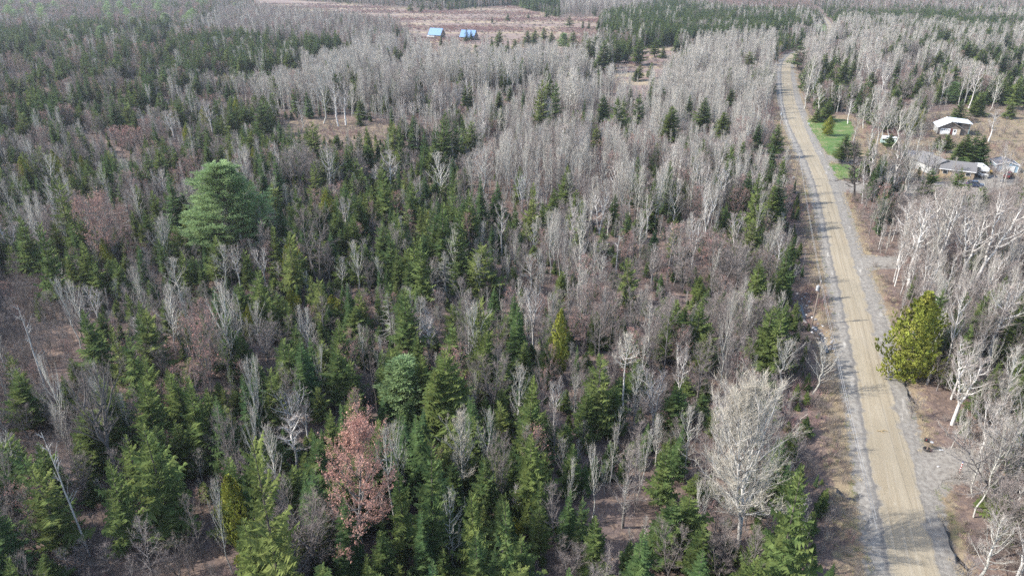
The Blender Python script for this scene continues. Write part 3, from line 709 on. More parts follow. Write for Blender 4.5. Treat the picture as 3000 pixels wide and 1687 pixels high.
def snag(seed, R=.10, nl=16, broken=.0):
    rng = random.Random(seed)
    trunk, crown = Geo(), Geo()
    x = y = 0.0
    pts = []
    for i in range(10):
        pts.append((x, y, i / 9.0))
        x += rng.uniform(-.008, .008)
        y += rng.uniform(-.008, .008)
    trunk.tube(pts, [.0165 * (1 - (i / 9.0) * .85) for i in range(10)], 6)
    for i in range(nl):
        z = .42 + .56 * (i + rng.random()) / nl
        k = min(int(z * 9), 8)
        p = pts[k]
        az = rng.uniform(0, 6.28)
        L0 = R * rng.uniform(.3, 1.4)
        a = rad(rng.uniform(20, 75))
        lp = [(p[0], p[1], z)]
        for s in range(4):
            q = lp[-1]
            az += rng.uniform(-.4, .4)
            lp.append((q[0] + math.cos(az) * math.sin(a) * L0 / 4, q[1] + math.sin(az) * math.sin(a) * L0 / 4, q[2] + math.cos(a) * L0 / 4))
            a += rng.uniform(-.35, .3)
        crown.tube(lp, [.0042, .0034, .0026, .0018, .0007], 4, 1)
        for s in range(5):
            c = lp[rng.randint(1, 4)]
            d = vnorm((math.cos(az) + rng.uniform(-1, 1), math.sin(az) + rng.uniform(-1, 1), rng.uniform(-.5, 1)))
            crown.tube([c, vadd(c, d, L0 * rng.uniform(.15, .4))], [.0016, .0004], 3, 1)
    return trunk, crown


def brush(seed, stems=24, tw=12, spread=.5, w=.008):
    rng = random.Random(seed)
    g = Geo()
    for i in range(stems):
        az = rng.uniform(0, 6.28)
        b = (rng.uniform(-.25, .25), rng.uniform(-.25, .25), 0)
        d = vnorm((math.cos(az) * spread * rng.uniform(.1, 1.2), math.sin(az) * spread * rng.uniform(.1, 1.2), 1))
        h = rng.uniform(.5, 1.0)
        e = vadd(b, d, h)
        s = (-d[1] + .01, d[0] + .4 * rng.uniform(-1, 1), rng.uniform(-.3, .3))
        s = vnorm(s)
        g.tri(vadd(b, s, -w), vadd(b, s, w), e)
        for k in range(tw):
            c = vadd(b, d, h * rng.uniform(.25, .95))
            d2 = vnorm((d[0] + rng.uniform(-.8, .8), d[1] + rng.uniform(-.8, .8), d[2] + rng.uniform(-.5, .4)))
            g.tri(vadd(c, s, -w * .6), vadd(c, s, w * .6), vadd(c, d2, rng.uniform(.15, .42)))
    return g


def tuft(seed, n=26, w=.02, spread=.7):
    rng = random.Random(seed)
    g = Geo()
    for i in range(n):
        az = rng.uniform(0, 6.28)
        b = (rng.uniform(-.4, .4), rng.uniform(-.4, .4), 0)
        k = rng.uniform(.1, 1) * spread
        g.tri(vadd(b, (-math.sin(az), math.cos(az), 0), -w), vadd(b, (-math.sin(az), math.cos(az), 0), w), (b[0] + math.cos(az) * k, b[1] + math.sin(az) * k, rng.uniform(.4, 1.0)))
    return g


# kind: name, crown materials, trunk material, shapes (near), shapes (far), default width / height
KINDS = {}


def add_kind(code, name, mats, trunk_mat, near, far):
    near_m = []
    for i, (t, c, w) in enumerate(near):
        near_m.append((t.mesh('trunk', [trunk_mat]), c.mesh('crown', mats), w))
    full = []
    for i, (t, c, w) in enumerate(near):
        full.append((merged(t, c, mats, trunk_mat), w))
    low = [(merged(t, c, mats, trunk_mat), w) for t, c, w in far]
    KINDS[code] = dict(name=name, near=near_m, full=full, low=low)


def merged(t, c, mats, trunk_mat):
    g = Geo()
    g.v = c.v + t.v
    n = len(c.v)
    g.f = c.f + [tuple(i + n for i in f) for f in t.f]
    g.m = c.m + [len(mats)] * len(t.f)
    return g.mesh(trunk_mat + '_tree', mats + [trunk_mat])


def W(pair, w):                                       # crown width as built
    r = np.hypot(*np.array(pair[1].v)[:, :2].T)
    return (*pair, 2 * float(np.percentile(r, 97)))


R_ = range
add_kind('S', 'spruce_tree', ['spruce_needles', 'conifer_bark'], 'conifer_bark',
         [W(conifer(11 + i, R=.135, nl=38, nb=7, steps=5, droop=24, pw=.9, up=30, rag=.2, fat=.42), .27) for i in R_(4)],
         [W(conifer(61 + i, R=.135, nl=22, nb=6, steps=3, droop=24, pw=.9, up=30, rag=.25, fat=.72), .27) for i in R_(3)])
add_kind('F', 'fir_tree', ['fir_needles', 'conifer_bark'], 'conifer_bark',
         [W(conifer(21 + i, R=.21 + .02 * (i % 3), nl=34 - 2 * i, nb=8, steps=6, droop=10 + 4 * (i % 3), pw=.70 + .09 * (i % 3), up=42, rag=.36 + .04 * (i % 2), fat=.36, z0=.05 + .03 * i, thin=.05 * (i % 3)), .42) for i in R_(6)],
         [W(conifer(71 + i, R=.21, nl=21, nb=7, steps=3, droop=14, pw=.74, up=42, rag=.35, fat=.66), .42) for i in R_(3)])
add_kind('Y', 'hemlock_tree', ['olive_needles', 'conifer_bark'], 'conifer_bark',
         [W(conifer(31 + i, R=.22, nl=30, nb=7, steps=6, droop=10, pw=.62, up=35, rag=.5, fat=.33, z0=.14, bare=.22, thin=.12), .40) for i in R_(4)],
         [W(conifer(81 + i, R=.22, nl=18, nb=6, steps=3, droop=10, pw=.62, up=35, rag=.5, fat=.5, z0=.12), .40) for i in R_(2)])
add_kind('C', 'cedar_tree', ['cedar_needles', 'conifer_bark'], 'conifer_bark',
         [W(cedar(41 + i, n=2600), .62) for i in R_(2)], [W(cedar(91, n=450), .62)])
add_kind('P', 'pine_tree', ['pine_needles', 'dark_bark'], 'dark_bark',
         [W(pine(51, R=.42, boughs=215, pads=12, blades=26, size=.026), .8), W(pine(52, R=.36, boughs=110, pads=7, blades=20, size=.05), .7), W(pine(53, R=.34, boughs=95, pads=6, blades=18, size=.055), .7)],
         [W(pine(95, R=.36, boughs=45, pads=4, blades=9, size=.085), .7)])
add_kind('A', 'aspen_tree', ['aspen_twigs', 'aspen_bark'], 'aspen_bark',
         [W(bare_tree(101 + i, R=.17 + .012 * i, zc=.24 + .05 * (i % 3), nl=28 - 2 * i, a_low=50 - 3 * i, a_top=15, nsub=6, ntw=6, twl=.060, tw=.0012, tr=.0105, up=.5 + .05 * i, lean=.03 + .02 * i), .28) for i in R_(5)],
         [W(bare_tree(151 + i, R=.165, zc=.32, nl=18 - i, a_low=46 - 3 * i, a_top=14, nsub=5, ntw=4, twl=.080, tw=.0021, tr=.010, up=.55, lean=.05), .28) for i in R_(4)])
add_kind('B', 'birch_tree', ['birch_twigs', 'birch_bark'], 'birch_bark',
         [W(bare_tree(111 + i, R=.20, zc=.36, nl=17, a_low=52, a_top=22, nsub=7, ntw=7, twl=.06, tw=.0020, tr=.0135, fork=(0, 2, 3, 2)[i], forkz=.34, limb=1.6), .34) for i in R_(4)],
         [W(bare_tree(161 + i, R=.20, zc=.4, nl=11, a_low=50, a_top=22, nsub=4, ntw=3, twl=.08, tw=.0042, tr=.013, fork=(0, 2)[i], limb=1.5), .34) for i in R_(2)])
add_kind('M', 'maple_tree', ['maple_twigs', 'grey_bark', 'rosy_buds'], 'grey_bark',
         [W(bare_tree(121 + i, R=.27, zc=.26, nl=24, a_low=66, a_top=24, nsub=7, ntw=7, twl=.055, tw=.0013, tr=.012, buds=.45, fork=(0, 3, 0)[i], forkz=.25, up=.5, budsize=.0085), .45) for i in R_(3)],
         [W(bare_tree(171 + i, R=.27, zc=.26, nl=18, a_low=60, a_top=20, nsub=5, ntw=4, twl=.085, tw=.0029, tr=.012, buds=.7, up=.55, budsize=.014), .45) for i in R_(2)])
add_kind('H', 'bare_tree', ['grey_twigs', 'grey_bark'], 'grey_bark',
         [W(bare_tree(131 + i, R=.24, zc=.24, nl=24, a_low=62, a_top=22, nsub=7, ntw=7, twl=.058, tw=.0013, tr=.0105, fork=(0, 3, 2, 4, 0)[i], forkz=(.3, .26, .2, .05, .3)[i], curl=.2), .40) for i in R_(5)],
         [W(bare_tree(181 + i, R=.25, zc=.22, nl=17, a_low=56, a_top=18, nsub=5, ntw=4, twl=.080, tw=.0022, tr=.010, fork=(0, 3, 2)[i], forkz=.25, up=.5), .40) for i in R_(3)])
add_kind('L', 'larch_tree', ['larch_twigs', 'larch_bark'], 'larch_bark',
         [W(bare_tree(141 + i, R=.17, zc=.12, nl=46, a_low=88, a_top=50, nsub=6, ntw=6, twl=.04, tw=.0022, tr=.011, oval=.15, up=.1, curl=.1), .36) for i in R_(2)],
         [W(bare_tree(191, R=.17, zc=.12, nl=24, a_low=88, a_top=50, nsub=4, ntw=3, twl=.06, tw=.0055, tr=.011, oval=.15, up=.1), .36)])
add_kind('X', 'dead_conifer', ['lichen_needles', 'weathered_wood'], 'grey_bark',
         [W(dead_conifer(201, 1.0, .22), .42), W(dead_conifer(202, 0.0, .22), .40)], [W(dead_conifer(203, 1.0, .2), .4)])
add_kind('D', 'dead_tree', ['dead_twigs', 'weathered_wood'], 'weathered_wood',
         [W(snag(211, .13, 18), .24), W(snag(212, .16, 14), .26)], [W(snag(213), .2)])
# ---------------------------------------------------------------- the road: rows of (picture row, outer left, travelled left, travelled right, outer right)
ROAD_ROWS = [(1950, 2632, 2690, 2838, 2885), (1687, 2567, 2611, 2751, 2792), (1557, 2552, 2592, 2716, 2757), (1441, 2531, 2567, 2690, 2728), (1339, 2518, 2548, 2670, 2695), (1252, 2503, 2535, 2640, 2668),
             (1135, 2482, 2518, 2608, 2645), (1019, 2464, 2497, 2573, 2612), (902, 2448, 2474, 2542, 2577), (844, 2437, 2460, 2524, 2557), (742, 2418, 2436, 2492, 2516), (626, 2398, 2413, 2457, 2483),
             (538, 2372, 2390, 2431, 2454), (480, 2350, 2368, 2407, 2427), (422, 2325, 2341, 2378, 2395), (364, 2301, 2311, 2354, 2368), (291, 2283, 2293, 2328, 2340), (233, 2278, 2290, 2318, 2328),
             (189, 2281, 2291, 2316, 2323), (172, 2288, 2298, 2321, 2327), (163, 2299, 2308, 2328, 2333), (156, 2312, 2320, 2340, 2346), (146, 2336, 2342, 2362, 2368), (132, 2372, 2377, 2394, 2399), (112, 2412, 2416, 2430, 2434),
             (86, 2428, 2431, 2442, 2445), (60, 2415, 2418, 2427, 2430), (38, 2392, 2394, 2402, 2404), (18, 2370, 2372, 2379, 2381), (4, 2364, 2366, 2372, 2374), (-20, 2363, 2365, 2370, 2372)]
_rw = []
for row in ROAD_ROWS:
    yy = survey(1500, row[0])[1]
    _rw.append([yy] + [survey(sx, row[0])[0] for sx in row[1:]])
_rw = np.array(_rw)


def smooth_interp(y, ys, xs):
    d = np.linspace(-1, 1, 7)
    out = 0
    for k in d:
        out = out + np.interp(y + k * np.clip(np.asarray(y) * .05, 2, 40), ys, xs)
    return out / len(d)


def road_x(y, col):
    return smooth_interp(y, _rw[:, 0], _rw[:, 1 + col])


def road_off(X, Y):
    """metres outside the outer left (negative) or right (positive) road edge; 0 on the road."""
    l, r = road_x(Y, 0), road_x(Y, 3)
    return np.where(X < l, X - l, np.where(X > r, X - r, 0.0))


DITCH_L = [fr(*p) for p in ((2006, 728), (2016, 760), (2024, 790), (2050, 815), (2068, 840), (2082, 880), (2093, 930))]
DITCH_L2 = [fr(*p) for p in ((2040, 1110), (2062, 1170), (2085, 1205), (2120, 1235), (2152, 1250))]
DITCH_R = [fr(*p) for p in ((2205, 780), (2240, 880), (2275, 960), (2300, 1000), (2318, 1030))]
DITCH_R2 = [fr(*p) for p in ((2388, 1325), (2384, 1350), (2395, 1380), (2425, 1405), (2470, 1440))]
DITCHES = [(DITCH_L, .75, 1.15), (DITCH_L2, .8, .9), (DITCH_R, .7, .8), (DITCH_R2, .9, .9)]


def ground_z(X, Y):
    X, Y = np.asarray(X, float), np.asarray(Y, float)
    off = road_off(X, Y)
    amp = np.where(off < 0, np.clip((-off - 7) / 10, 0, 1), np.clip((off - 90) / 30, 0, 1)) * np.clip((340 - Y) / 60, 0, 1)
    z = amp * (.32 * np.sin(X * .21 + 1.3 * np.sin(Y * .11)) + .28 * np.sin(Y * .19 + X * .07) + .15 * np.sin(X * .53 - Y * .47))
    for pts, dep, wid in DITCHES:
        z = z - dep * np.exp(-(seg_dist(pts, X, Y) / wid) ** 2)
    shoulder = np.clip((np.abs(off) - .1) / 2.5, 0, 1) * (Y < 420)
    return z - .04 * shoulder * (1 - amp)


P_ = lambda pts: [(a * F2S, b * F2S) for a, b in pts]
Z_FIELD = P_([(640, -6), (900, 14), (1100, 30), (1290, 15), (1400, 45), (1500, 42), (1515, 62), (1490, 128), (1300, 146), (1130, 142), (1035, 136), (1040, 104), (990, 68), (850, 46), (640, 22)])
Z_FIELD2 = P_([(1545, 160), (1620, 125), (1700, 114), (1705, 160), (1650, 235), (1590, 262), (1550, 240)])
Z_CLEAR = P_([(690, 305), (830, 292), (990, 318), (1010, 360), (900, 428), (770, 415), (700, 350)])
Z_YARD = P_([(2015, 296), (2140, 288), (2200, 330), (2300, 352), (2335, 285), (2450, 268), (2700, 262), (2700, 478), (2440, 478), (2300, 450), (2200, 446), (2120, 440), (2090, 440)])
Z_LAWN_A = P_([(2029, 303), (2080, 297), (2140, 303), (2152, 330), (2128, 372), (2106, 392), (2086, 391), (2062, 360), (2043, 330)])
Z_LAWN_B = P_([(2086, 411), (2130, 414), (2168, 428), (2160, 453), (2106, 449)])
Z_DRIVES = [P_([(2078, 392), (2135, 399), (2185, 408), (2185, 417), (2130, 412), (2082, 404)]), P_([(2094, 452), (2150, 460), (2250, 468), (2400, 458), (2520, 440), (2560, 455), (2500, 480), (2420, 492), (2250, 490), (2160, 484), (2106, 482)]),
            P_([(2152, 640), (2168, 649), (2195, 646), (2252, 648), (2252, 671), (2200, 671), (2176, 678), (2164, 692)]), P_([(2285, 1142), (2312, 1152), (2360, 1138), (2440, 1136), (2446, 1196), (2380, 1206), (2348, 1240), (2330, 1275), (2305, 1240)])]

# ground sheet: fine cells near, wide cells far
def axis(lo, hi, step, far_lo, far_hi):
    a = list(np.arange(lo, hi + step, step))
    s, x = step, hi
    while x < far_hi:
        s *= 1.16
        x += s
        a.append(x)
    s, x = step, lo
    while x > far_lo:
        s *= 1.16
        x -= s
        a.insert(0, x)
    return np.array(a)


gx, gy = axis(-95, 165, 1.1, -9000, 9000), axis(36, 330, 1.1, -3000, 14000)
GX, GY = np.meshgrid(gx, gy)
GZ = ground_z(GX, GY)
me = bpy.data.meshes.new('ground')
nx, ny = len(gx), len(gy)
co = np.stack([GX.ravel(), GY.ravel(), GZ.ravel()], 1).astype(np.float32)
me.vertices.add(nx * ny)
me.vertices.foreach_set('co', co.ravel())
ii = (np.arange(ny - 1)[:, None] * nx + np.arange(nx - 1)[None, :]).ravel()
quads = np.stack([ii, ii + 1, ii + 1 + nx, ii + nx], 1).astype(np.int32)
me.loops.add(quads.size)
me.loops.foreach_set('vertex_index', quads.ravel())
me.polygons.add(len(quads))
me.polygons.foreach_set('loop_start', np.arange(0, quads.size, 4, dtype=np.int32))
me.polygons.foreach_set('loop_total', np.full(len(quads), 4, dtype=np.int32))
me.polygons.foreach_set('use_smooth', np.ones(len(quads), dtype=bool))
sx_, sy_, zc_ = project(GX.ravel(), np.maximum(GY.ravel(), 20), 0)
off_ = road_off(GX.ravel(), GY.ravel())
verge = np.clip(1.25 - np.where(off_ < 0, -off_ / 5.0, off_ / 3.4), 0, 1) * (GY.ravel() < 520)
for zone, wgt in ((Z_CLEAR, .5), (Z_YARD, .9), (Z_FIELD, 1.0), (Z_FIELD2, .9)):
    verge = np.maximum(verge, poly_mask(zone, sx_, sy_) * wgt)
at_ = me.attributes.new('dry_grass', 'FLOAT', 'POINT')
at_.data.foreach_set('value', verge.astype(np.float32))
grav = np.clip(1.30 - np.abs(off_) / 1.5, 0, 1) * (off_ != 0) + (off_ == 0)
for zone in Z_DRIVES:
    pts = [survey(*q) for q in zone]
    inside = poly_mask(pts, GX.ravel(), GY.ravel())
    grav = np.maximum(grav, np.where(inside, 1.0, np.clip(1.1 - seg_dist(pts + pts[:1], GX.ravel(), GY.ravel()) / 1.9, 0, 1)))
at_ = me.attributes.new('gravel', 'FLOAT', 'POINT')
at_.data.foreach_set('value', (grav * (GY.ravel() < 520)).astype(np.float32))
me.update(calc_edges=True)
ground = bpy.data.objects.new('ground', me)
COL.objects.link(ground)
tag(ground, kind='structure')
m, nt, out = new_mat('forest_floor')
p = N(nt, 'ShaderNodeBsdfPrincipled')
p.inputs['Roughness'].default_value = .95
p.inputs['Specular IOR Level'].default_value = .1
big, mid = noise(nt, .09, 3.0), noise(nt, .8, 4.0)
vor = N(nt, 'ShaderNodeTexVoronoi')
vor.inputs['Scale'].default_value = 3.2
tc = N(nt, 'ShaderNodeTexCoord')
L(nt, tc.outputs['Object'], vor.inputs['Vector'])
leaf = ramp(nt, vor.outputs['Color'], (0.15, (0.095, 0.069, 0.056)), (0.5, (0.159, 0.116, 0.095)), (0.85, (0.258, 0.185, 0.133)))
litter = mixc(nt, ramp(nt, mid, (.38, 0.0), (.62, 1.0)), leaf, mixc(nt, ramp(nt, big, (.4, 0.), (.6, 1.)), (0.112, 0.082, 0.069), (0.172, 0.129, 0.112)))
grassy = mixc(nt, ramp(nt, noise(nt, .35, 4.0), (.42, 0.0), (.62, 1.0)), (0.267, 0.211, 0.133), (0.163, 0.116, 0.086))
grassy = mixc(nt, ramp(nt, noise(nt, .22, 3.0), (.56, 0.0), (.68, 1.0)), grassy, (0.125, 0.142, 0.056))
grassy = mixc(nt, .5, grassy, mixc(nt, ramp(nt, noise(nt, 7.0, 3.0), (.35, 0.), (.65, 1.)), (0.129, 0.095, 0.069), (0.310, 0.249, 0.163)))
ga = N(nt, 'ShaderNodeAttribute', attribute_name='dry_grass')
add = N(nt, 'ShaderNodeMath', operation='ADD')
L(nt, ga.outputs['Fac'], add.inputs[0])
sub = N(nt, 'ShaderNodeMath', operation='MULTIPLY_ADD')
L(nt, noise(nt, .6, 4.0), sub.inputs[0])
sub.inputs[1].default_value, sub.inputs[2].default_value = 1.4, -.70
L(nt, sub.outputs[0], add.inputs[1])
earth = mixc(nt, ramp(nt, add.outputs[0], (.38, 0.0), (.62, 1.0)), litter, grassy)
gv = N(nt, 'ShaderNodeAttribute', attribute_name='gravel')
gvn = N(nt, 'ShaderNodeMath', operation='MULTIPLY_ADD')
L(nt, noise(nt, .9, 5.0, .65), gvn.inputs[0])
gvn.inputs[1].default_value, gvn.inputs[2].default_value = 1.5, -.75
gva = N(nt, 'ShaderNodeMath', operation='ADD')
L(nt, gvn.outputs[0], gva.inputs[0])
L(nt, gv.outputs['Fac'], gva.inputs[1])
stones = mixc(nt, ramp(nt, noise(nt, 1.6, 5.0), (.36, 0.0), (.66, 1.0)), (0.172, 0.155, 0.133), (0.267, 0.245, 0.211))
L(nt, mixc(nt, ramp(nt, gva.outputs[0], (.42, 0.0), (.66, 1.0)), earth, stones), p.inputs['Base Color'])
bm_ = N(nt, 'ShaderNodeBump')
bm_.inputs['Strength'].default_value, bm_.inputs['Distance'].default_value = .7, .12
L(nt, noise(nt, 3.0, 5.0), bm_.inputs['Height'])
L(nt, bm_.outputs[0], p.inputs['Normal'])
L(nt, p.outputs[0], out.inputs['Surface'])
me.materials.append(m)

# road sheet: crowned gravel with a travelled tan strip between grey shoulders
ys = np.concatenate([np.arange(42, 200, .9), np.arange(200, 460, 2.5), np.arange(460, 1500, 12)])
cols = []
for a, b, k in ((0, 1, 4), (1, 2, 8), (2, 3, 4)):
    for s in range(k):
        cols.append((a, b, s / k))
cols.append((2, 3, 1.0))
cols = [(0, 1, -.08)] + cols + [(2, 3, 1.08)]
verts, uv = [], []
for y in ys:
    e = [float(road_x(np.array(y), c)) for c in range(4)]
    for a, b, f in cols:
        x = e[a] + (e[b] - e[a]) * f
        if not 0 <= a + f <= 3:
            x = e[0] - .7 if f < 0 else e[3] + .7
        q = a + f                                   # 0..3 across
        if q in (0, 3.0) or not 0 <= q <= 3:
            x += (.10 * math.sin(y * 1.9) + .14 * math.sin(y * .43 + round(q)) + .06 * math.sin(y * 4.1)) * (y < 330)
        verts.append((x, y, .012 + .10 * (1 - abs(q - 1.5) / 1.5) if 0 <= q <= 3 else -.16))
        uv.append((q, y))
n = len(cols)
faces = [(j * n + i, j * n + i + 1, (j + 1) * n + i + 1, (j + 1) * n + i) for j in range(len(ys) - 1) for i in range(n - 1)]
me = bpy.data.meshes.new('road')
me.from_pydata(verts, [], faces)
a1 = me.attributes.new('across', 'FLOAT', 'POINT')
a1.data.foreach_set('value', np.array([u[0] for u in uv], np.float32))
a2 = me.attributes.new('along', 'FLOAT', 'POINT')
a2.data.foreach_set('value', np.array([u[1] for u in uv], np.float32))
for f in me.polygons:
    f.use_smooth = True
road = bpy.data.objects.new('dirt_road', me)
COL.objects.link(road)
tag(road, kind='structure')
m, nt, out = new_mat('road_gravel')
p = N(nt, 'ShaderNodeBsdfPrincipled')
p.inputs['Roughness'].default_value = .9
p.inputs['Specular IOR Level'].default_value = .15
q = N(nt, 'ShaderNodeAttribute', attribute_name='across')
al = N(nt, 'ShaderNodeAttribute', attribute_name='along')
cv = N(nt, 'ShaderNodeCombineXYZ')
L(nt, q.outputs['Fac'], cv.inputs[0])
L(nt, al.outputs['Fac'], cv.inputs[1])
edge = N(nt, 'ShaderNodeMath', operation='MULTIPLY_ADD')
L(nt, noise(nt, .45, 4.0), edge.inputs[0])
edge.inputs[1].default_value, edge.inputs[2].default_value = .9, -.45
qq = N(nt, 'ShaderNodeMath', operation='ADD')
L(nt, q.outputs['Fac'], qq.inputs[0])
L(nt, edge.outputs[0], qq.inputs[1])
dv = N(nt, 'ShaderNodeMath', operation='DIVIDE')
L(nt, qq.outputs[0], dv.inputs[0])
dv.inputs[1].default_value = 3.0
streak = noise(nt, 1.0, 4.0, vec=cv.outputs[0], stretch=(9.0, .035, 1))
streak2 = noise(nt, 1.0, 3.0, vec=cv.outputs[0], stretch=(22.0, .08, 1))
tan = mixc(nt, ramp(nt, streak, (.35, 0.0), (.65, 1.0)), (0.268, 0.220, 0.149), (0.339, 0.289, 0.207))
tan = mixc(nt, ramp(nt, streak2, (.52, 0.0), (.75, .75)), tan, (0.372, 0.329, 0.258))
tan = mixc(nt, ramp(nt, noise(nt, .06, 3.0), (.42, 0.0), (.62, .55)), tan, (0.249, 0.213, 0.151))
tan = mixc(nt, ramp(nt, noise(nt, .8, 4.0), (.58, 0.0), (.74, .5)), tan, (0.224, 0.193, 0.138))
wash = noise(nt, 1.0, 3.0, vec=cv.outputs[0], stretch=(4.0, .22, 1))
tan = mixc(nt, ramp(nt, wash, (.60, 0.0), (.72, .35)), tan, (0.395, 0.347, 0.261))
grey = mixc(nt, ramp(nt, noise(nt, 1.4, 5.0), (.36, 0.0), (.66, 1.0)), (0.188, 0.170, 0.145), (0.293, 0.270, 0.231))
grey = mixc(nt, ramp(nt, noise(nt, .30, 4.0, vec=cv.outputs[0], stretch=(4, .5, 1)), (.60, 0.0), (.70, 1.0)), grey, (0.408, 0.377, 0.322))
strip = ramp(nt, dv.outputs[0], (0.0, 0.0), (.285, 0.0), (.345, 1.0), (.645, 1.0), (.70, 0.0))
damp = ramp(nt, dv.outputs[0], (.17, 0.0), (.24, .62), (.30, .62), (.325, 0.0), (.67, 0.0), (.70, .3), (.76, 0.0))
grey = mixc(nt, damp, grey, (0.12, 0.112, 0.104))
colr = mixc(nt, strip, grey, tan)
colr = mixc(nt, 1.0, colr, ramp(nt, noise(nt, 9.0, 4.0), (.3, .80), (.7, 1.18)), 'MULTIPLY')
vz = N(nt, 'ShaderNodeTexVoronoi')
vz.inputs['Scale'].default_value = 1.1
tcv = N(nt, 'ShaderNodeTexCoord')
L(nt, tcv.outputs['Object'], vz.inputs['Vector'])
colr = mixc(nt, ramp(nt, vz.outputs['Distance'], (.055, .8), (.10, 0.0)), colr, (0.34, 0.32, 0.285))
L(nt, colr, p.inputs['Base Color'])
bb = N(nt, 'ShaderNodeBump')
bb.inputs['Strength'].default_value, bb.inputs['Distance'].default_value = .5, .06
L(nt, noise(nt, 2.5, 6.0), bb.inputs['Height'])
L(nt, bb.outputs[0], p.inputs['Normal'])
L(nt, p.outputs[0], out.inputs['Surface'])
me.materials.append(m)


def sheet(name, zone, z, mat, step=1.0, jitter=.5, seed=1, shrink=1.0):
    """A ground sheet cut to a surveyed outline with a slightly uneven border."""
    pts = [survey(*q) for q in zone]
    mx_, my_ = sum(q[0] for q in pts) / len(pts), sum(q[1] for q in pts) / len(pts)
    pts = [(mx_ + (a - mx_) * shrink, my_ + (b - my_) * shrink) for a, b in pts]
    rng = random.Random(seed)
    fine = []
    for (x0, y0), (x1, y1) in zip(pts, pts[1:] + pts[:1]):
        k = max(1, int(math.hypot(x1 - x0, y1 - y0) / step))
        for i in range(k):
            fine.append((x0 + (x1 - x0) * i / k + rng.uniform(-jitter, jitter), y0 + (y1 - y0) * i / k + rng.uniform(-jitter, jitter), z))
    g = Geo()
    g.poly(fine)
    o = g.part(name, mat)
    return tag(o, kind='structure')


m, nt, out = new_mat('lawn_grass')
p = N(nt, 'ShaderNodeBsdfPrincipled')
p.inputs['Roughness'].default_value = .9
p.inputs['Specular IOR Level'].default_value = .15
c = mixc(nt, ramp(nt, noise(nt, .12, 4.0), (.38, 0.0), (.64, 1.0)), (0.066, 0.136, 0.033), (0.128, 0.176, 0.055))
c = mixc(nt, ramp(nt, noise(nt, .22, 5.0, .65), (.50, 0.0), (.66, .85)), c, (0.220, 0.207, 0.106))
c = mixc(nt, 1.0, c, ramp(nt, noise(nt, 2.5, 4.0), (.3, .75), (.7, 1.2)), 'MULTIPLY')
L(nt, c, p.inputs['Base Color'])
L(nt, p.outputs[0], out.inputs['Surface'])
plain_mat('drive_gravel', (0.273, 0.251, 0.216), .95, (0.176, 0.158, 0.136), 1.6, spec=.1)
m, nt, out = new_mat('field_grass')
p = N(nt, 'ShaderNodeBsdfPrincipled')
p.inputs['Roughness'].default_value = .95
p.inputs['Specular IOR Level'].default_value = .1
b1 = noise(nt, 1.0, 5.0, .6, stretch=(.012, .045, 1))
b2 = noise(nt, 1.0, 5.0, .65, stretch=(.03, .12, 1))
c = mixc(nt, ramp(nt, b2, (.36, 0.0), (.60, 1.0)), (0.370, 0.299, 0.198), (0.273, 0.211, 0.145))
c = mixc(nt, ramp(nt, b1, (.42, 0.0), (.52, .9)), c, (0.198, 0.145, 0.132))
c = mixc(nt, ramp(nt, noise(nt, 1.0, 4.0, .6, stretch=(.009, .05, 1)), (.60, 0.0), (.66, .8)), c, (0.163, 0.097, 0.088))
c = mixc(nt, ramp(nt, noise(nt, .05, 3.0), (.60, 0.0), (.70, .5)), c, (0.264, 0.255, 0.132))
L(nt, c, p.inputs['Base Color'])
L(nt, p.outputs[0], out.inputs['Surface'])
sheet('field', Z_FIELD, .035, 'field_grass', 12, 3, 3)
sheet('meadow', Z_FIELD2, .035, 'field_grass', 6, 2, 4)
sheet('lawn', Z_LAWN_A, .012, 'lawn_grass', .9, .55, 5)
sheet('lawn', Z_LAWN_B, .012, 'lawn_grass', .9, .55, 6)
for i, zn in enumerate(Z_DRIVES):
    sheet('driveway', zn, .006 + .004 * i, 'drive_gravel', .5, .30, 7 + i, .90)
sheet('lawn', P_([(2046, 63), (2078, 60), (2080, 79), (2050, 81)]), .04, 'lawn_grass', 5, 1.0, 12)

# standing water in the ditches
m, nt, out = new_mat('ditch_water')
p = N(nt, 'ShaderNodeBsdfPrincipled')
p.inputs['Base Color'].default_value = (0.02, 0.019, 0.017, 1)
p.inputs['Roughness'].default_value = .2
p.inputs['Specular IOR Level'].default_value = .6
bb = N(nt, 'ShaderNodeBump')
bb.inputs['Strength'].default_value, bb.inputs['Distance'].default_value = .35, .03
L(nt, noise(nt, 2.2, 3.0), bb.inputs['Height'])
L(nt, bb.outputs[0], p.inputs['Normal'])
L(nt, p.outputs[0], out.inputs['Surface'])


def ribbon(name, pts, w, z, mat, seed):
    rng = random.Random(seed)
    fine = []
    for (x0, y0), (x1, y1) in zip(pts[:-1], pts[1:]):
        k = max(2, int(math.hypot(x1 - x0, y1 - y0) / .7))
        fine += [(x0 + (x1 - x0) * i / k, y0 + (y1 - y0) * i / k) for i in range(k)]
    fine.append(pts[-1])
    g = Geo()
    prev = None
    for i, (x, y) in enumerate(fine):
        a, b = fine[max(i - 1, 0)], fine[min(i + 1, len(fine) - 1)]
        l = math.hypot(b[0] - a[0], b[1] - a[1]) or 1
        nx_, ny_ = -(b[1] - a[1]) / l, (b[0] - a[0]) / l
        wl, wr = w * rng.uniform(.55, 1.2), w * rng.uniform(.55, 1.2)
        cur = ((x + nx_ * wl, y + ny_ * wl, z), (x - nx_ * wr, y - ny_ * wr, z))
        if prev:
            g.quad(prev[0], prev[1], cur[1], cur[0])
        prev = cur
    return tag(g.part(name, mat), kind='structure')


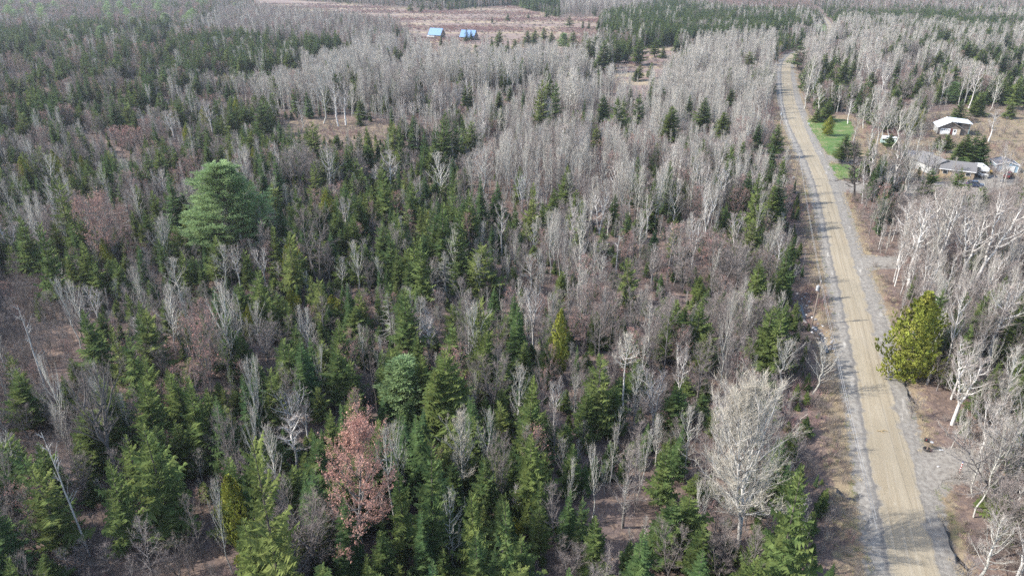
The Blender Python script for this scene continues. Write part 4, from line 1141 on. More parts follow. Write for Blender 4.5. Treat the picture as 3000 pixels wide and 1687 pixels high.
ribbon('water', DITCH_L[1:3], .28, -.56, 'ditch_water', 1)
ribbon('water', DITCH_L[3:6], .42, -.54, 'ditch_water', 5)
ribbon('water', DITCH_L2[2:], .34, -.60, 'ditch_water', 2)
ribbon('water', DITCH_R[2:], .22, -.58, 'ditch_water', 3)
ribbon('water', DITCH_R2, .4, -.70, 'ditch_water', 4)
# ---------------------------------------------------------------- buildings, vehicles, poles and small things
plain_mat('white_paint', (0.74, 0.74, 0.72), .5, (0.62, 0.62, 0.60), 3)
plain_mat('white_metal_roof', (0.72, 0.74, 0.76), .35, (0.60, 0.62, 0.64), 1.2, stretch=(6, 1, 1))
plain_mat('blue_metal_roof', (0.092, 0.207, 0.405), .4, (0.075, 0.176, 0.361), .8, stretch=(8, 1, 1))
plain_mat('old_boards', (0.119, 0.097, 0.084), .85, (0.246, 0.216, 0.189), 2.2, stretch=(.6, .6, 7))
plain_mat('log_wall', (0.176, 0.114, 0.075), .8, (0.264, 0.176, 0.114), 2, stretch=(.5, .5, 6))
plain_mat('new_timber', (0.458, 0.317, 0.150), .7, (0.528, 0.387, 0.211), 2, stretch=(4, 4, .6))
plain_mat('bare_ply', (0.440, 0.370, 0.273), .8, (0.370, 0.299, 0.220), 1.5)
plain_mat('dark_glass', (0.018, 0.021, 0.026), .1, (0.026, 0.031, 0.035), 2, spec=.6)
plain_mat('grey_shingle', (0.167, 0.160, 0.157), .9, (0.128, 0.123, 0.120), 5, stretch=(1, 1, 6))
plain_mat('slate_shingle', (0.110, 0.114, 0.136), .85, (0.079, 0.083, 0.097), 5)
plain_mat('blue_siding', (0.290, 0.405, 0.493), .6, (0.255, 0.361, 0.440), 4)
plain_mat('pale_siding', (0.405, 0.409, 0.392), .6, (0.343, 0.348, 0.334), 4)
plain_mat('tan_siding', (0.370, 0.282, 0.176), .7, (0.299, 0.229, 0.150), 4)
plain_mat('mint_panel', (0.405, 0.510, 0.458), .5, (0.352, 0.458, 0.414), 2)
plain_mat('black_plastic', (0.016, 0.016, 0.018), .4, (0.026, 0.026, 0.026), 8)
plain_mat('tyre_rubber', (0.025, 0.023, 0.022), .85, (0.053, 0.044, 0.040), 8)
plain_mat('steel', (0.334, 0.334, 0.334), .4, (0.264, 0.264, 0.264), 6, metal=.6)
plain_mat('navy_paint', (0.031, 0.048, 0.088), .25, (0.026, 0.040, 0.075), 1, spec=.6)
plain_mat('maroon_paint', (0.141, 0.044, 0.040), .6, (0.106, 0.040, 0.035), 4)
plain_mat('yellow_paint', (0.616, 0.370, 0.035), .5, (0.484, 0.290, 0.035), 4)
plain_mat('blue_paint', (0.040, 0.066, 0.299), .5, (0.035, 0.053, 0.246), 6)
plain_mat('red_paint', (0.440, 0.044, 0.040), .5, (0.370, 0.040, 0.035), 6)
plain_mat('pole_wood', (0.189, 0.145, 0.114), .85, (0.255, 0.216, 0.185), 3, stretch=(6, 6, .5))
plain_mat('grey_pole_wood', (0.317, 0.295, 0.273), .85, (0.238, 0.220, 0.202), 3, stretch=(6, 6, .5))
plain_mat('wire', (0.352, 0.352, 0.352), .5, (0.264, 0.264, 0.264), 3)
plain_mat('porcelain', (0.572, 0.572, 0.563), .3, (0.484, 0.484, 0.484), 3)
plain_mat('galvanised', (0.484, 0.493, 0.502), .5, (0.396, 0.405, 0.414), 3, metal=.3)
plain_mat('stone', (0.290, 0.273, 0.264), .8, (0.185, 0.176, 0.167), 3)
plain_mat('pale_stone', (0.510, 0.493, 0.475), .8, (0.396, 0.387, 0.370), 3)
plain_mat('cut_wood', (0.387, 0.290, 0.141), .85, (0.290, 0.211, 0.106), 6)
plain_mat('brown_stump', (0.264, 0.194, 0.150), .9, (0.167, 0.123, 0.101), 6)
plain_mat('awning_teal', (0.220, 0.370, 0.387), .6, (0.194, 0.326, 0.352), 3)
plain_mat('orange_lamp', (0.528, 0.194, 0.026), .4)


def heading(x, y, phi):
    """Turn of a thing whose front (-Y) faces the viewer, swung by phi so that its left side shows."""
    return rad(phi) - math.atan2(x, y)


def frame_of(root_xy, phi):
    return (*root_xy, float(0.0)), heading(*root_xy, phi)


def gable_house(root, Wd, D, eave, ridge, wall, roof, over=.4, axis='y', front_over=.4, thick=.12, gable_mat=None):
    """Walls and a two-slope roof; ridge along 'y' (gable faces the front) or 'x' (a slope faces the front). Origin: middle of the ground plan."""
    g = Geo()
    hw, hd = Wd / 2, D / 2
    if axis == 'y':
        g.prism([(-hw, 0), (hw, 0), (hw, eave), (0, ridge), (-hw, eave)], -hd, hd)
        g.part('wall', wall, root)
        k = (ridge - eave) / hw
        for sg in (-1, 1):
            r = Geo()
            xo = (hw + over) * sg
            r.hexa([(xo, -hd - front_over, eave - k * over + .02), (0, -hd - front_over, ridge + .02), (0, hd + front_over, ridge + .02), (xo, hd + front_over, eave - k * over + .02),
                    (xo, -hd - front_over, eave - k * over + .02 + thick), (0, -hd - front_over, ridge + .02 + thick), (0, hd + front_over, ridge + .02 + thick), (xo, hd + front_over, eave - k * over + .02 + thick)])
            r.part('roof_slope', roof, root)
    else:
        v = [(-hd, 0), (hd, 0), (hd, eave), (0, ridge), (-hd, eave)]
        n = 5
        g.v = [(-hw, y, z) for y, z in v] + [(hw, y, z) for y, z in v]
        g.f = [tuple(reversed(range(n))), tuple(range(n, 2 * n))] + [(i, (i + 1) % n, n + (i + 1) % n, n + i) for i in range(n)]
        g.m = [0] * len(g.f)
        g.part('wall', wall, root)
        k = (ridge - eave) / hd
        for sg in (-1, 1):
            r = Geo()
            yo = (hd + over) * sg
            z0, z1 = eave - k * over + .02, ridge + .02
            a, b = -hw - front_over, hw + front_over
            r.hexa([(a, yo, z0), (b, yo, z0), (b, 0, z1), (a, 0, z1), (a, yo, z0 + thick), (b, yo, z0 + thick), (b, 0, z1 + thick), (a, 0, z1 + thick)])
            r.part('roof_slope', roof, root)


def bx_part(name, mat, root, c, s, bevel=0.0, rz=0.0):
    g = Geo()
    g.box(c, s, 0, rz)
    return g.part(name, mat, root, bevel)


def opening(root, kind, x, z, w, h, y, frame, pane, side='front', t=.06):
    """A window or door set 3 cm proud of a wall: a frame with its pane as sub-part."""
    if side == 'front':
        o = bx_part(kind, frame, root, (x, y - .03, z), (w, t, h))
        bx_part('pane', pane, o, (x, y - .045, z), (w - .16, t, h - .16))
    else:
        o = bx_part(kind, frame, root, (y, x, z), (t, w, h))
        bx_part('pane', pane, o, (y + (.02 if y > 0 else -.02), x, z), (t, w - .16, h - .16))
    return o


# white roofed garage
loc, rz = frame_of(survey(2772, 389), 12)
gar = empty('garage', loc, rz, 'weathered board garage with a white metal roof and a white overhead door', 'garage')
gable_house(gar, 7.6, 8.0, 2.9, 5.0, 'old_boards', 'white_metal_roof', over=.55, front_over=.9)
bx_part('side_wall', 'pale_siding', gar, (-3.86, 0, 1.4), (.08, 7.9, 2.7))
d = bx_part('garage_door', 'white_paint', gar, (-1.35, -4.04, 1.2), (3.3, .08, 2.3))
for i in range(4):
    bx_part('pane', 'dark_glass', d, (-2.45 + i * .73, -4.09, 1.78), (.48, .04, .24))
d = bx_part('door', 'white_paint', gar, (1.85, -4.04, 1.1), (1.25, .08, 2.1))
bx_part('pane', 'dark_glass', d, (1.85, -4.09, 1.55), (.5, .04, .75))
bx_part('door_post', 'maroon_paint', gar, (.75, -4.05, 1.2), (.7, .1, 2.4))
bx_part('wall_panel', 'bare_ply', gar, (3.1, -4.03, 1.2), (1.1, .06, 2.3))
g = Geo()
g.hexa([(0.4, -4.6, 5.05), (7.0, -4.6, 4.55), (7.0, 4.4, 4.55), (.4, 4.4, 5.05), (.4, -4.6, 5.2), (7.0, -4.6, 4.7), (7.0, 4.4, 4.7), (.4, 4.4, 5.2)])
g.part('side_roof', 'white_metal_roof', gar)
bx_part('side_shed_wall', 'old_boards', gar, (5.2, .6, 2.3), (2.7, 7.4, 4.5))
bx_part('corner_board', 'awning_teal', gar, (6.62, -3.15, 2.3), (.16, .16, 4.4))
for sg in (-1, 1):
    g = Geo()
    g.hexa([(sg * 4.35, -4.95, 2.55), (0, -4.95, 5.0), (0, -4.9, 5.0), (sg * 4.35, -4.9, 2.55), (sg * 4.35, -4.95, 2.8), (0, -4.95, 5.25), (0, -4.9, 5.25), (sg * 4.35, -4.9, 2.8)])
    g.part('barge_board', 'white_paint' if sg < 0 else 'old_boards', gar)

# blue siding shed garage
loc, rz = frame_of(survey(2938, 497), 18)
shd = empty('shed', loc, rz, 'light blue shed with white trim, dark roof and a pale overhead door', 'shed')
gable_house(shd, 6.0, 6.6, 2.3, 3.3, 'blue_siding', 'slate_shingle', over=.25, front_over=.25)
d = bx_part('overhead_door', 'pale_siding', shd, (.3, -3.34, 1.05), (3.6, .08, 2.0))
for i in range(4):
    bx_part('door_panel', 'white_paint', d, (.3, -3.39, .32 + i * .49), (3.4, .04, .42))
for sg in (-1, 1):
    bx_part('corner_trim', 'white_paint', shd, (sg * 3.0, -3.31, 1.15), (.2, .14, 2.3))
    g = Geo()
    g.hexa([(sg * 3.3, -3.66, 2.16), (0, -3.66, 3.26), (0, -3.58, 3.26), (sg * 3.3, -3.58, 2.16), (sg * 3.3, -3.66, 2.42), (0, -3.66, 3.52), (0, -3.58, 3.52), (sg * 3.3, -3.58, 2.42)])
    g.part('barge_board', 'white_paint', shd)
    bx_part('eave_trim', 'white_paint', shd, (sg * 3.3, 0, 2.28), (.12, 7.2, .18))
bx_part('back_trim', 'white_paint', shd, (-3.0, 3.31, 1.15), (.2, .14, 2.3))

# motorhome
loc, rz = frame_of(survey(2871, 514), 20)
rv = empty('motorhome', loc, rz, 'white motorhome parked between the grey roofed house and the blue shed', 'motorhome')
bx_part('body', 'white_paint', rv, (0, .9, 1.75), (2.4, 5.6, 2.5), .12)
bx_part('overcab', 'white_paint', rv, (0, -2.35, 2.45), (2.36, 1.3, 1.05), .18)
g = Geo()
g.prism([(-1.05, .55), (1.05, .55), (1.05, 1.35), (.95, 1.9), (-.95, 1.9), (-1.05, 1.35)], -2.7, -1.95)
g.part('cab', 'white_paint', rv, .06)
bx_part('hood', 'white_paint', rv, (0, -3.15, .92), (1.95, 1.1, .72), .1)
bx_part('windshield', 'dark_glass', rv, (0, -2.72, 1.62), (1.8, .06, .52))
bx_part('grille', 'steel', rv, (0, -3.71, .9), (1.2, .05, .34))
bx_part('bumper', 'black_plastic', rv, (0, -3.74, .52), (2.0, .14, .2))
for sg in (-1, 1):
    bx_part('headlight', 'porcelain', rv, (sg * .78, -3.72, .95), (.3, .05, .22))
    bx_part('side_window', 'dark_glass', rv, (sg * 1.2, -.3, 2.05), (.05, 1.1, .6))
    bx_part('side_window', 'dark_glass', rv, (sg * 1.2, 2.3, 2.05), (.05, .9, .55))
    bx_part('stripe', 'steel', rv, (sg * 1.205, .9, 1.3), (.02, 5.3, .12))
    for y in (-2.7, 2.2):
        g = Geo()
        g.tube([(sg * .86, y, .42), (sg * 1.12, y, .42)], [.42, .42], 16)
        w = g.part('wheel', 'tyre_rubber', rv)
        g = Geo()
        g.tube([(sg * 1.1, y, .42), (sg * 1.14, y, .42)], [.2, .14], 10)
        g.part('rim', 'steel', w)
bx_part('roof_unit', 'pale_siding', rv, (0, 1.0, 3.12), (.9, 1.2, .28), .06)
bx_part('roof_vent', 'black_plastic', rv, (.2, -.6, 3.06), (.55, .55, .14))

# dark parked car
def car(loc, rz, label, paint):
    r = empty('parked_car', loc, rz, label, 'car')
    g = Geo()
    g.prism([(-2.3, .35), (2.3, .35), (2.32, .75), (2.2, 1.0), (1.2, 1.08), (-2.1, 1.15), (-2.32, .9)], -.9, .9)
    g.part('body', paint, r, .07)
    g = Geo()
    g.hexa([(-2.05, -.82, 1.14), (1.15, -.82, 1.06), (1.15, .82, 1.06), (-2.05, .82, 1.14), (-1.75, -.64, 1.72), (.35, -.64, 1.72), (.35, .64, 1.72), (-1.75, .64, 1.72)])
    g.part('cabin', 'dark_glass', r)
    bx_part('roof', paint, r, (-.7, 0, 1.76), (2.2, 1.34, .09), .04)
    for sx in (-1.45, 1.45):
        for sg in (-1, 1):
            g = Geo()
            g.tube([(sx, sg * .72, .36), (sx, sg * .93, .36)], [.36, .36], 16)
            w = g.part('wheel', 'tyre_rubber', r)
            g = Geo()
            g.tube([(sx, sg * .92, .36), (sx, sg * .95, .36)], [.2, .15], 10)
            g.part('rim', 'steel', w)
    for sg in (-1, 1):
        bx_part('headlight', 'porcelain', r, (2.28, sg * .62, .78), (.06, .34, .16))
        bx_part('taillight', 'red_paint', r, (-2.3, sg * .7, .92), (.06, .22, .24))
    return r


x, y = survey(2856, 548)
car((x, y, .02), heading(x, y, 0) + rad(14), 'dark blue car parked in front of the motorhome, behind the young firs', 'navy_paint')
x, y = survey(2952, 520)
car((x, y, .02), heading(x, y, 0) + rad(80), 'dull maroon car half hidden by brush in front of the blue shed', 'maroon_paint')

# small yellow machine between motorhome and shed
x, y = survey(2899, 508)
r = empty('garden_tractor', (x, y, 0), heading(x, y, 30), 'small yellow garden tractor between the motorhome and the blue shed', 'tractor')
bx_part('hood', 'yellow_paint', r, (0, -.5, .7), (.55, .9, .5), .08)
bx_part('mower_deck', 'yellow_paint', r, (0, .1, .25), (1.1, .8, .2), .05)
bx_part('seat', 'black_plastic', r, (0, .55, .85), (.5, .45, .5), .08)
bx_part('fender', 'yellow_paint', r, (0, .6, .6), (1.0, .7, .14), .05)
for sx in (-.42, .42):
    for yy, q in ((-.75, .2), (.6, .32)):
        g = Geo()
        g.tube([(sx - .1, yy, q), (sx + .1, yy, q)], [q, q], 14)
        g.part('wheel', 'tyre_rubber', r)

# grey roofed house: three wings under one roof line
x, y = survey(2762, 505)
hs = empty('house', (x, y, 0), heading(x, y, 0), 'long low house with grey shingle roofs half hidden by bare trees', 'house')
def wing(cx, cy, rot, *a, **k):
    before = set(bpy.data.objects)
    gable_house(hs, *a, **k)
    for o in set(bpy.data.objects) - before:
        o.location = (cx, cy, 0)
        o.rotation_euler = (0, 0, rot)
wing(-3.2, 1.5, rad(38), 8.0, 11.0, 2.7, 4.5, 'pale_siding', 'grey_shingle', axis='y', over=.45)
wing(3.5, -1.6, rad(4), 9.0, 7.2, 2.6, 4.3, 'tan_siding', 'grey_shingle', axis='x', over=.45)
wing(-8.6, 6.6, rad(5), 8.6, 6.0, 2.5, 4.1, 'tan_siding', 'slate_shingle', axis='x', over=.4)
bx_part('fascia', 'white_paint', hs, (3.65, -5.70, 2.42), (9.8, .1, .2), rz=rad(4))
for xx in (.6, 3.6, 6.6):
    opening(hs, 'window', xx, 1.5, 1.3, 1.0, -5.27 + .07 * (xx - 3.5), 'white_paint', 'dark_glass')
opening(hs, 'window', -10.6, 1.4, 1.2, 1.0, 3.42, 'white_paint', 'dark_glass')
opening(hs, 'door', -7.6, 1.05, 1.0, 2.1, 3.66, 'white_paint', 'dark_glass')
bx_part('chimney', 'brown_stump', hs, (-1.2, 2.6, 4.6), (.7, .7, 1.5))

# small white camper
loc, rz = frame_of(survey(2601, 424), -6)
cp = empty('camper', loc, rz, 'small white and mint camper trailer behind pale trees by the second lawn', 'camper')
g = Geo()
g.prism([(-2.5, .55), (2.5, .55), (2.62, 1.2), (2.45, 2.45), (2.2, 2.7), (-2.1, 2.75), (-2.5, 2.45), (-2.65, 1.3)], -1.1, 1.1)
g.part('body', 'mint_panel', cp, .08)
bx_part('roof', 'white_paint', cp, (0, 0, 2.77), (4.9, 2.3, .14), .05)
bx_part('upper_band', 'white_paint', cp, (0, -1.115, 2.35), (4.6, .04, .6))
for xx in (-1.4, 1.3):
    w = bx_part('window', 'dark_glass', cp, (xx, -1.13, 1.85), (1.0, .05, .55))
bx_part('door', 'white_paint', cp, (.1, -1.13, 1.45), (.65, .05, 1.7))
for sg in (-1, 1):
    g = Geo()
    g.tube([(.3, sg * .9, .35), (.3, sg * 1.1, .35)], [.35, .35], 14)
    g.part('wheel', 'tyre_rubber', cp)
g = Geo()
g.tube([(2.5, 0, .6), (3.7, 0, .5)], [.06, .05], 6)
g.part('tow_bar', 'steel', cp)

# two houses with blue metal roofs far out on the field
def blue_house(sx, sy, phi, label, wd, dp, wall, deck):
    loc, rz = frame_of(survey(sx, sy), phi)
    r = empty('cabin', loc, rz, label, 'house')
    gable_house(r, wd, dp, 3.1, 7.6, wall, 'blue_metal_roof', axis='x', over=.7, front_over=.5)
    n = int(wd / 1.2)
    for i in range(n):
        if i % 3 == 1:
            opening(r, 'window', -wd / 2 + 1.2 * (i + .5), 1.7, 1.0, 1.2, -dp / 2, 'white_paint', 'dark_glass')
    opening(r, 'window', -1.4, 1.7, 1.4, 1.9, wd / 2 + .03, 'white_paint', 'dark_glass', side='end')
    opening(r, 'window', 1.6, 1.7, 1.4, 1.9, wd / 2 + .03, 'white_paint', 'dark_glass', side='end')
    opening(r, 'window', 0, 4.9, 1.3, 1.0, wd / 2 + .03, 'white_paint', 'dark_glass', side='end')
    if deck:
        bx_part('porch_floor', 'pale_siding', r, (-2.0, -dp / 2 - 1.6, .9), (wd * .62, 3.0, .25))
        bx_part('porch_rail', 'white_paint', r, (-2.0, -dp / 2 - 3.1, 1.7), (wd * .62, .1, .5))
        for i in range(4):
            bx_part('porch_post', 'bare_ply', r, (-2.0 - wd * .3 + i * wd * .2, -dp / 2 - 3.05, .7), (.16, .16, 2.0))
    bx_part('chimney', 'steel', r, (wd * .2, .9, 7.8), (.5, .5, 1.6))
    return r


blue_house(1280, 111, -33, 'cabin with a steep bright blue metal roof and a white fronted porch', 12.0, 7.4, 'log_wall', True)
blue_house(1374, 117, -28, 'second blue roofed cabin, partly hidden by two dark spruces', 12.8, 7.0, 'log_wall', False)

# timber frame cabin under construction
loc, rz = frame_of(survey(2429, 208), 22)
tf = empty('timber_frame', loc, rz, 'unfinished yellow timber cabin with an open roof truss by the road bend', 'cabin')
bx_part('lower_wall', 'new_timber', tf, (0, 0, 1.3), (7.0, 6.0, 2.6))
for xx in (-3.4, -1.15, 1.15, 3.4):
    bx_part('post', 'new_timber', tf, (xx, -3.1, 3.5), (.28, .28, 1.9))
bx_part('upper_wall', 'bare_ply', tf, (0, .6, 3.45), (6.6, 4.4, 1.8))
for xx in (-2.2, 0, 2.2):
    bx_part('pane', 'dark_glass', tf, (xx, -1.63, 3.5), (1.3, .06, 1.3))
bx_part('tie_beam', 'new_timber', tf, (0, -3.1, 4.5), (7.6, .3, .3))
g = Geo()
g.tube([(0, -3.1, 4.6), (0, -3.1, 7.0)], [.13, .13], 4)
g.part('king_post', 'new_timber', tf)
for sg in (-1, 1):
    g = Geo()
    g.hexa([(sg * 4.5, -3.9, 4.0), (0, -3.9, 7.05), (0, 3.6, 7.05), (sg * 4.5, 3.6, 4.0), (sg * 4.5, -3.9, 4.2), (0, -3.9, 7.25), (0, 3.6, 7.25), (sg * 4.5, 3.6, 4.2)])
    g.part('roof_slope', 'galvanised', tf)
    g = Geo()
    g.hexa([(sg * 4.5, -4.1, 3.85), (0, -4.1, 6.9), (0, -3.93, 6.9), (sg * 4.5, -3.93, 3.85), (sg * 4.5, -4.1, 4.2), (0, -4.1, 7.25), (0, -3.93, 7.25), (sg * 4.5, -3.93, 4.2)])
    g.part('rafter', 'new_timber', tf)
    g = Geo()
    g.tube([(0, -3.1, 4.7), (sg * 1.9, -3.1, 5.8)], [.12, .12], 4)
    g.part('strut', 'new_timber', tf)

# utility poles and wires
POLE = {}


def pole(key, base, top_row, label, mat, transformer=False, lean=0.0):
    x, y = base
    h = height_at(y, top_row)
    z = float(ground_z(x, y)) - .1
    r = empty('utility_pole', (x, y, z), 0, label, 'pole', 'utility poles of the power line')
    r.rotation_euler = (0, lean, 0)
    h -= z
    g = Geo()
    g.tube([(0, 0, 0), (0, 0, h * .5), (0, 0, h)], [.16, .14, .115], 10)
    g.poly([(math.cos(a) * .115, math.sin(a) * .115, h + .001) for a in [i * .6283 for i in range(10)]])
    g.part('shaft', mat, r)
    g = Geo()
    g.tube([(0, 0, h), (0, 0, h + .22)], [.055, .04], 8)
    g.part('insulator', 'porcelain', r)
    g = Geo()
    g.tube([(.16, 0, h - 1.1), (.26, 0, h - 1.1)], [.05, .05], 8)
    g.part('insulator', 'porcelain', r)
    if transformer:
        g = Geo()
        g.tube([(-.36, 0, h - 1.75), (-.36, 0, h - .95)], [.27, .27], 14)
        g.tube([(-.36, 0, h - .95), (-.36, 0, h - .86)], [.27, .1], 14)
        t_ = g.part('transformer', 'galvanised', r)
        g = Geo()
        g.tube([(-.36, 0, h - .86), (-.36, 0, h - .62)], [.06, .04], 8)
        g.part('bushing', 'porcelain', t_)
        bx_part('bracket', 'steel', r, (-.16, 0, h - 1.35), (.24, .08, .5))
    POLE[key] = Vector((x + math.sin(lean) * h, y, z + h))
    return r


P1 = survey(2379, 950)
P2 = survey(2330, 529)
P3 = survey(2285.5, 372)
P4 = survey(2264, 196)
pole('one', P1, 824, 'brown utility pole with a pale transformer, standing in the ditch by the road', 'pole_wood', True)
pole('two', P2, 457, 'utility pole in dry grass opposite the driveway, above the dark roadside spruce', 'pole_wood')
pole('three', P3, 325, 'pale grey utility pole on the verge opposite the lawn', 'grey_pole_wood', True)
pole('four', P4, 146, 'farthest utility pole where the road bends away', 'pole_wood', True)
P0 = (P1[0] + (P1[0] - P2[0]) * .62 + 2.2, P1[1] + (P1[1] - P2[1]) * .62)
pole('zero', P0, 1720, 'utility pole below the lower edge of the view', 'pole_wood')
POLE['zero'].z = 7.4
Q1 = survey(837, 346)
pole('far', Q1, 294, 'lone utility pole at the left end of the clearing', 'grey_pole_wood')
Q2 = survey(1456, 415)
pole('mid', Q2, 378, 'utility pole among pale aspens between the clearing and the road', 'grey_pole_wood')
Q3 = survey(1905, 462)
pole('wood', Q3, 425, 'utility pole deep in the pale woods nearest the road line', 'grey_pole_wood')


def wire(keys, dx, dz, label, sag=.5, rr=.017):
    g = Geo()
    pts = []
    for a, b in zip(keys[:-1], keys[1:]):
        A, B = POLE[a] + Vector((dx, 0, dz)), POLE[b] + Vector((dx, 0, dz))
        for i in range(14):
            t = i / 14
            p = A.lerp(B, t)
            pts.append((p.x, p.y, p.z - 4 * sag * t * (1 - t)))
    e = POLE[keys[-1]] + Vector((dx, 0, dz))
    pts.append(tuple(e))
    g.tube(pts, [rr] * len(pts), 4)
    tag(g.part('power_wire', 'wire'), label, 'wire', 'wires of the power line')


wire(['zero', 'one', 'two', 'three', 'four'], 0, .2, 'top wire running pole to pole along the road')
wire(['zero', 'one', 'two', 'three', 'four'], .26, -1.1, 'lower wire on the road side of the poles')
wire(['far', 'mid', 'wood', 'two'], 0, .2, 'upper wire crossing the clearing to the road poles')
wire(['far', 'mid', 'wood', 'two'], .2, -1.1, 'lower wire crossing the clearing to the road poles')
wire(['four', 'three'], -.2, -.5, 'short slack wire between the two farthest road poles')

# mailbox on a post standing in an old tyre
x, y = survey(2715, 1317)
mb = empty('mailbox', (x, y, 0.0), heading(x, y, 0), 'black mailbox on a post set in an old tyre beside the driveway', 'mailbox')
g = Geo()
n = 18
R0, r0 = .40, .13
for i in range(n):
    for j in range(8):
        def tp(i, j):
            a, b = 6.2832 * i / n, 6.2832 * j / 8
            return ((R0 + r0 * math.cos(b)) * math.cos(a), (R0 + r0 * math.cos(b)) * math.sin(a), .13 + r0 * math.sin(b))
        g.quad(tp(i, j), tp(i + 1, j), tp(i + 1, j + 1), tp(i, j + 1))
g.part('tyre', 'tyre_rubber', mb)
bx_part('post', 'brown_stump', mb, (0, 0, .65), (.13, .13, 1.3), .01)
bx_part('arm', 'brown_stump', mb, (-.2, 0, 1.24), (.75, .1, .1))
g = Geo()
half = [(math.cos(a) * .17, .17 + math.sin(a) * .17 + .12) for a in [math.pi * i / 8 for i in range(9)]]
prof = [(.17, 0.0)] + half + [(-.17, 0.0)]
k = len(prof)
g.v = [(-.62, py, 1.30 + pz) for py, pz in prof] + [(.02, py, 1.30 + pz) for py, pz in prof]
g.f = [tuple(range(k)), tuple(reversed(range(k, 2 * k)))] + [(i, k + i, k + (i + 1) % k, (i + 1) % k) for i in range(k)]
g.m = [0] * len(g.f)
b = g.part('box', 'black_plastic', mb)
bx_part('flag', 'red_paint', b, (-.35, -.19, 1.62), (.05, .02, .22))
bx_part('paper_tube', 'galvanised', mb, (.28, 0, 1.42), (.42, .2, .2), .03)
x, y = survey(2757, 1319)
tag(bx_part('board_scrap', 'white_paint', None, (x, y, .09), (.55, .14, .06)), 'short white board lying on the grass right of the mailbox', 'board')
x, y = survey(2748, 1368)
tag(bx_part('stone', 'pale_stone', None, (x, y, .09), (.3, .24, .16), .06), 'pale stone lying on the driveway gravel below the mailbox', 'stone')

# striped driveway marker
x, y = survey(2811, 1383)
mk = empty('driveway_marker', (x, y, 0), 0, 'red and white striped driveway marker post with a blue top', 'marker post')
hm = height_at(y, 1349)
n = 8
for i in range(n):
    g = Geo()
    g.tube([(0, 0, hm * .86 * i / n), (0, 0, hm * .86 * (i + 1) / n)], [.065, .065], 10)
    g.part('stripe', 'red_paint' if i % 2 == 0 else 'white_paint', mk)
g = Geo()
g.tube([(0, 0, hm * .86), (0, 0, hm * .93), (0, 0, hm)], [.10, .12, .03], 10)
g.part('top', 'blue_paint', mk)

# little things along the road
x, y = survey(2368, 370)
r = empty('yard_sign', (x, y, 0), heading(x, y, 20), 'small white sign on the lawn by the road edge', 'sign')
bx_part('board', 'white_paint', r, (0, 0, 1.0), (.75, .05, .6))
bx_part('post', 'bare_ply', r, (-.25, .05, .4), (.07, .07, .8))
bx_part('post', 'bare_ply', r, (.25, .05, .4), (.07, .07, .8))
x, y = survey(2324, 523)
r = empty('bucket', (x, y, float(ground_z(x, y))), 0, 'white plastic bucket in the dry grass near the second utility pole', 'bucket')
g = Geo()
g.tube([(0, 0, 0), (0, 0, .55), (0, 0, .6)], [.24, .30, .32], 14)
g.part('pail', 'white_paint', r)
g = Geo()
g.tube([(-.3, 0, .55), (-.2, 0, .82), (.2, 0, .82), (.3, 0, .55)], [.012] * 4, 5)
g.part('handle', 'steel', r)
x, y = survey(2583, 1264)
g = Geo()
g.tube([(0, 0, .12), (.5, -.1, .14), (1.0, .05, .16), (1.5, -.25, .12)], [.05, .06, .05, .02], 6)
g.tube([(.5, -.1, .14), (.7, -.45, .14), (.95, -.5, .10)], [.04, .03, .012], 6)
g.tube([(1.0, .05, .16), (1.15, .35, .15)], [.035, .012], 6)
o = g.part('fallen_branch', 'cut_wood')
o.location = (x - .7, y, .08)
tag(o, 'broken yellowish branch lying in the middle of the dirt road', 'branch')
x, y = survey(2716, 1124)
r = empty('stump', (x, y, float(ground_z(x, y)) - .05), 0, 'grey snapped stump with a splintered top beside the bright cedar', 'stump')
hs_ = height_at(y, 1068)
g = Geo()
g.tube([(0, 0, 0), (.05, 0, hs_ * .5), (.28, 0, hs_ * .95)], [.24, .19, .17], 9)
g.part('stem', 'grey_pole_wood', r)
g = Geo()
for i in range(6):
    a = i * 1.05
    g.tri((.28 + math.cos(a) * .17, math.sin(a) * .17, hs_ * .93), (.28 + math.cos(a + 1) * .17, math.sin(a + 1) * .17, hs_ * .93), (.3 + math.cos(a + .5) * .1, math.sin(a + .5) * .1, hs_ * (1.02 + .06 * (i % 3))))
g.part('splinter', 'cut_wood', r)
x, y = survey(2850, 352)
pl = empty('brush_pile', (x, y, 0), 0, 'heap of cut brush on the grass beyond the garage', 'brush pile')
g = Geo()
rp = random.Random(5)
for i in range(60):
    a = rp.uniform(0, 6.28)
    q = rp.uniform(0, 1.6)
    cx, cy_, cz = math.cos(a) * q * 1.5, math.sin(a) * q, max(.05, 1.3 - q * .75) * rp.uniform(.2, 1)
    d_ = vnorm((rp.uniform(-1, 1), rp.uniform(-1, 1), rp.uniform(-.2, .3)))
    g.tube([vadd((cx, cy_, cz), d_, -1.1), vadd((cx, cy_, cz), d_, 1.1)], [.06, .02], 4)
o = g.part('branches', 'larch_bark', pl)
o['kind'] = 'stuff'

# culvert pipe in the right ditch
x, y = survey(2797, 1613)
g = Geo()
g.tube([(0, 0, 0), (.9, -.3, -.05)], [.2, .2], 16)
o = g.part('culvert_pipe', 'steel')
o.location = (x - .6, y + .3, float(ground_z(x, y)) + .22)
tag(o, 'short metal culvert pipe end in the dark right-hand ditch', 'pipe')

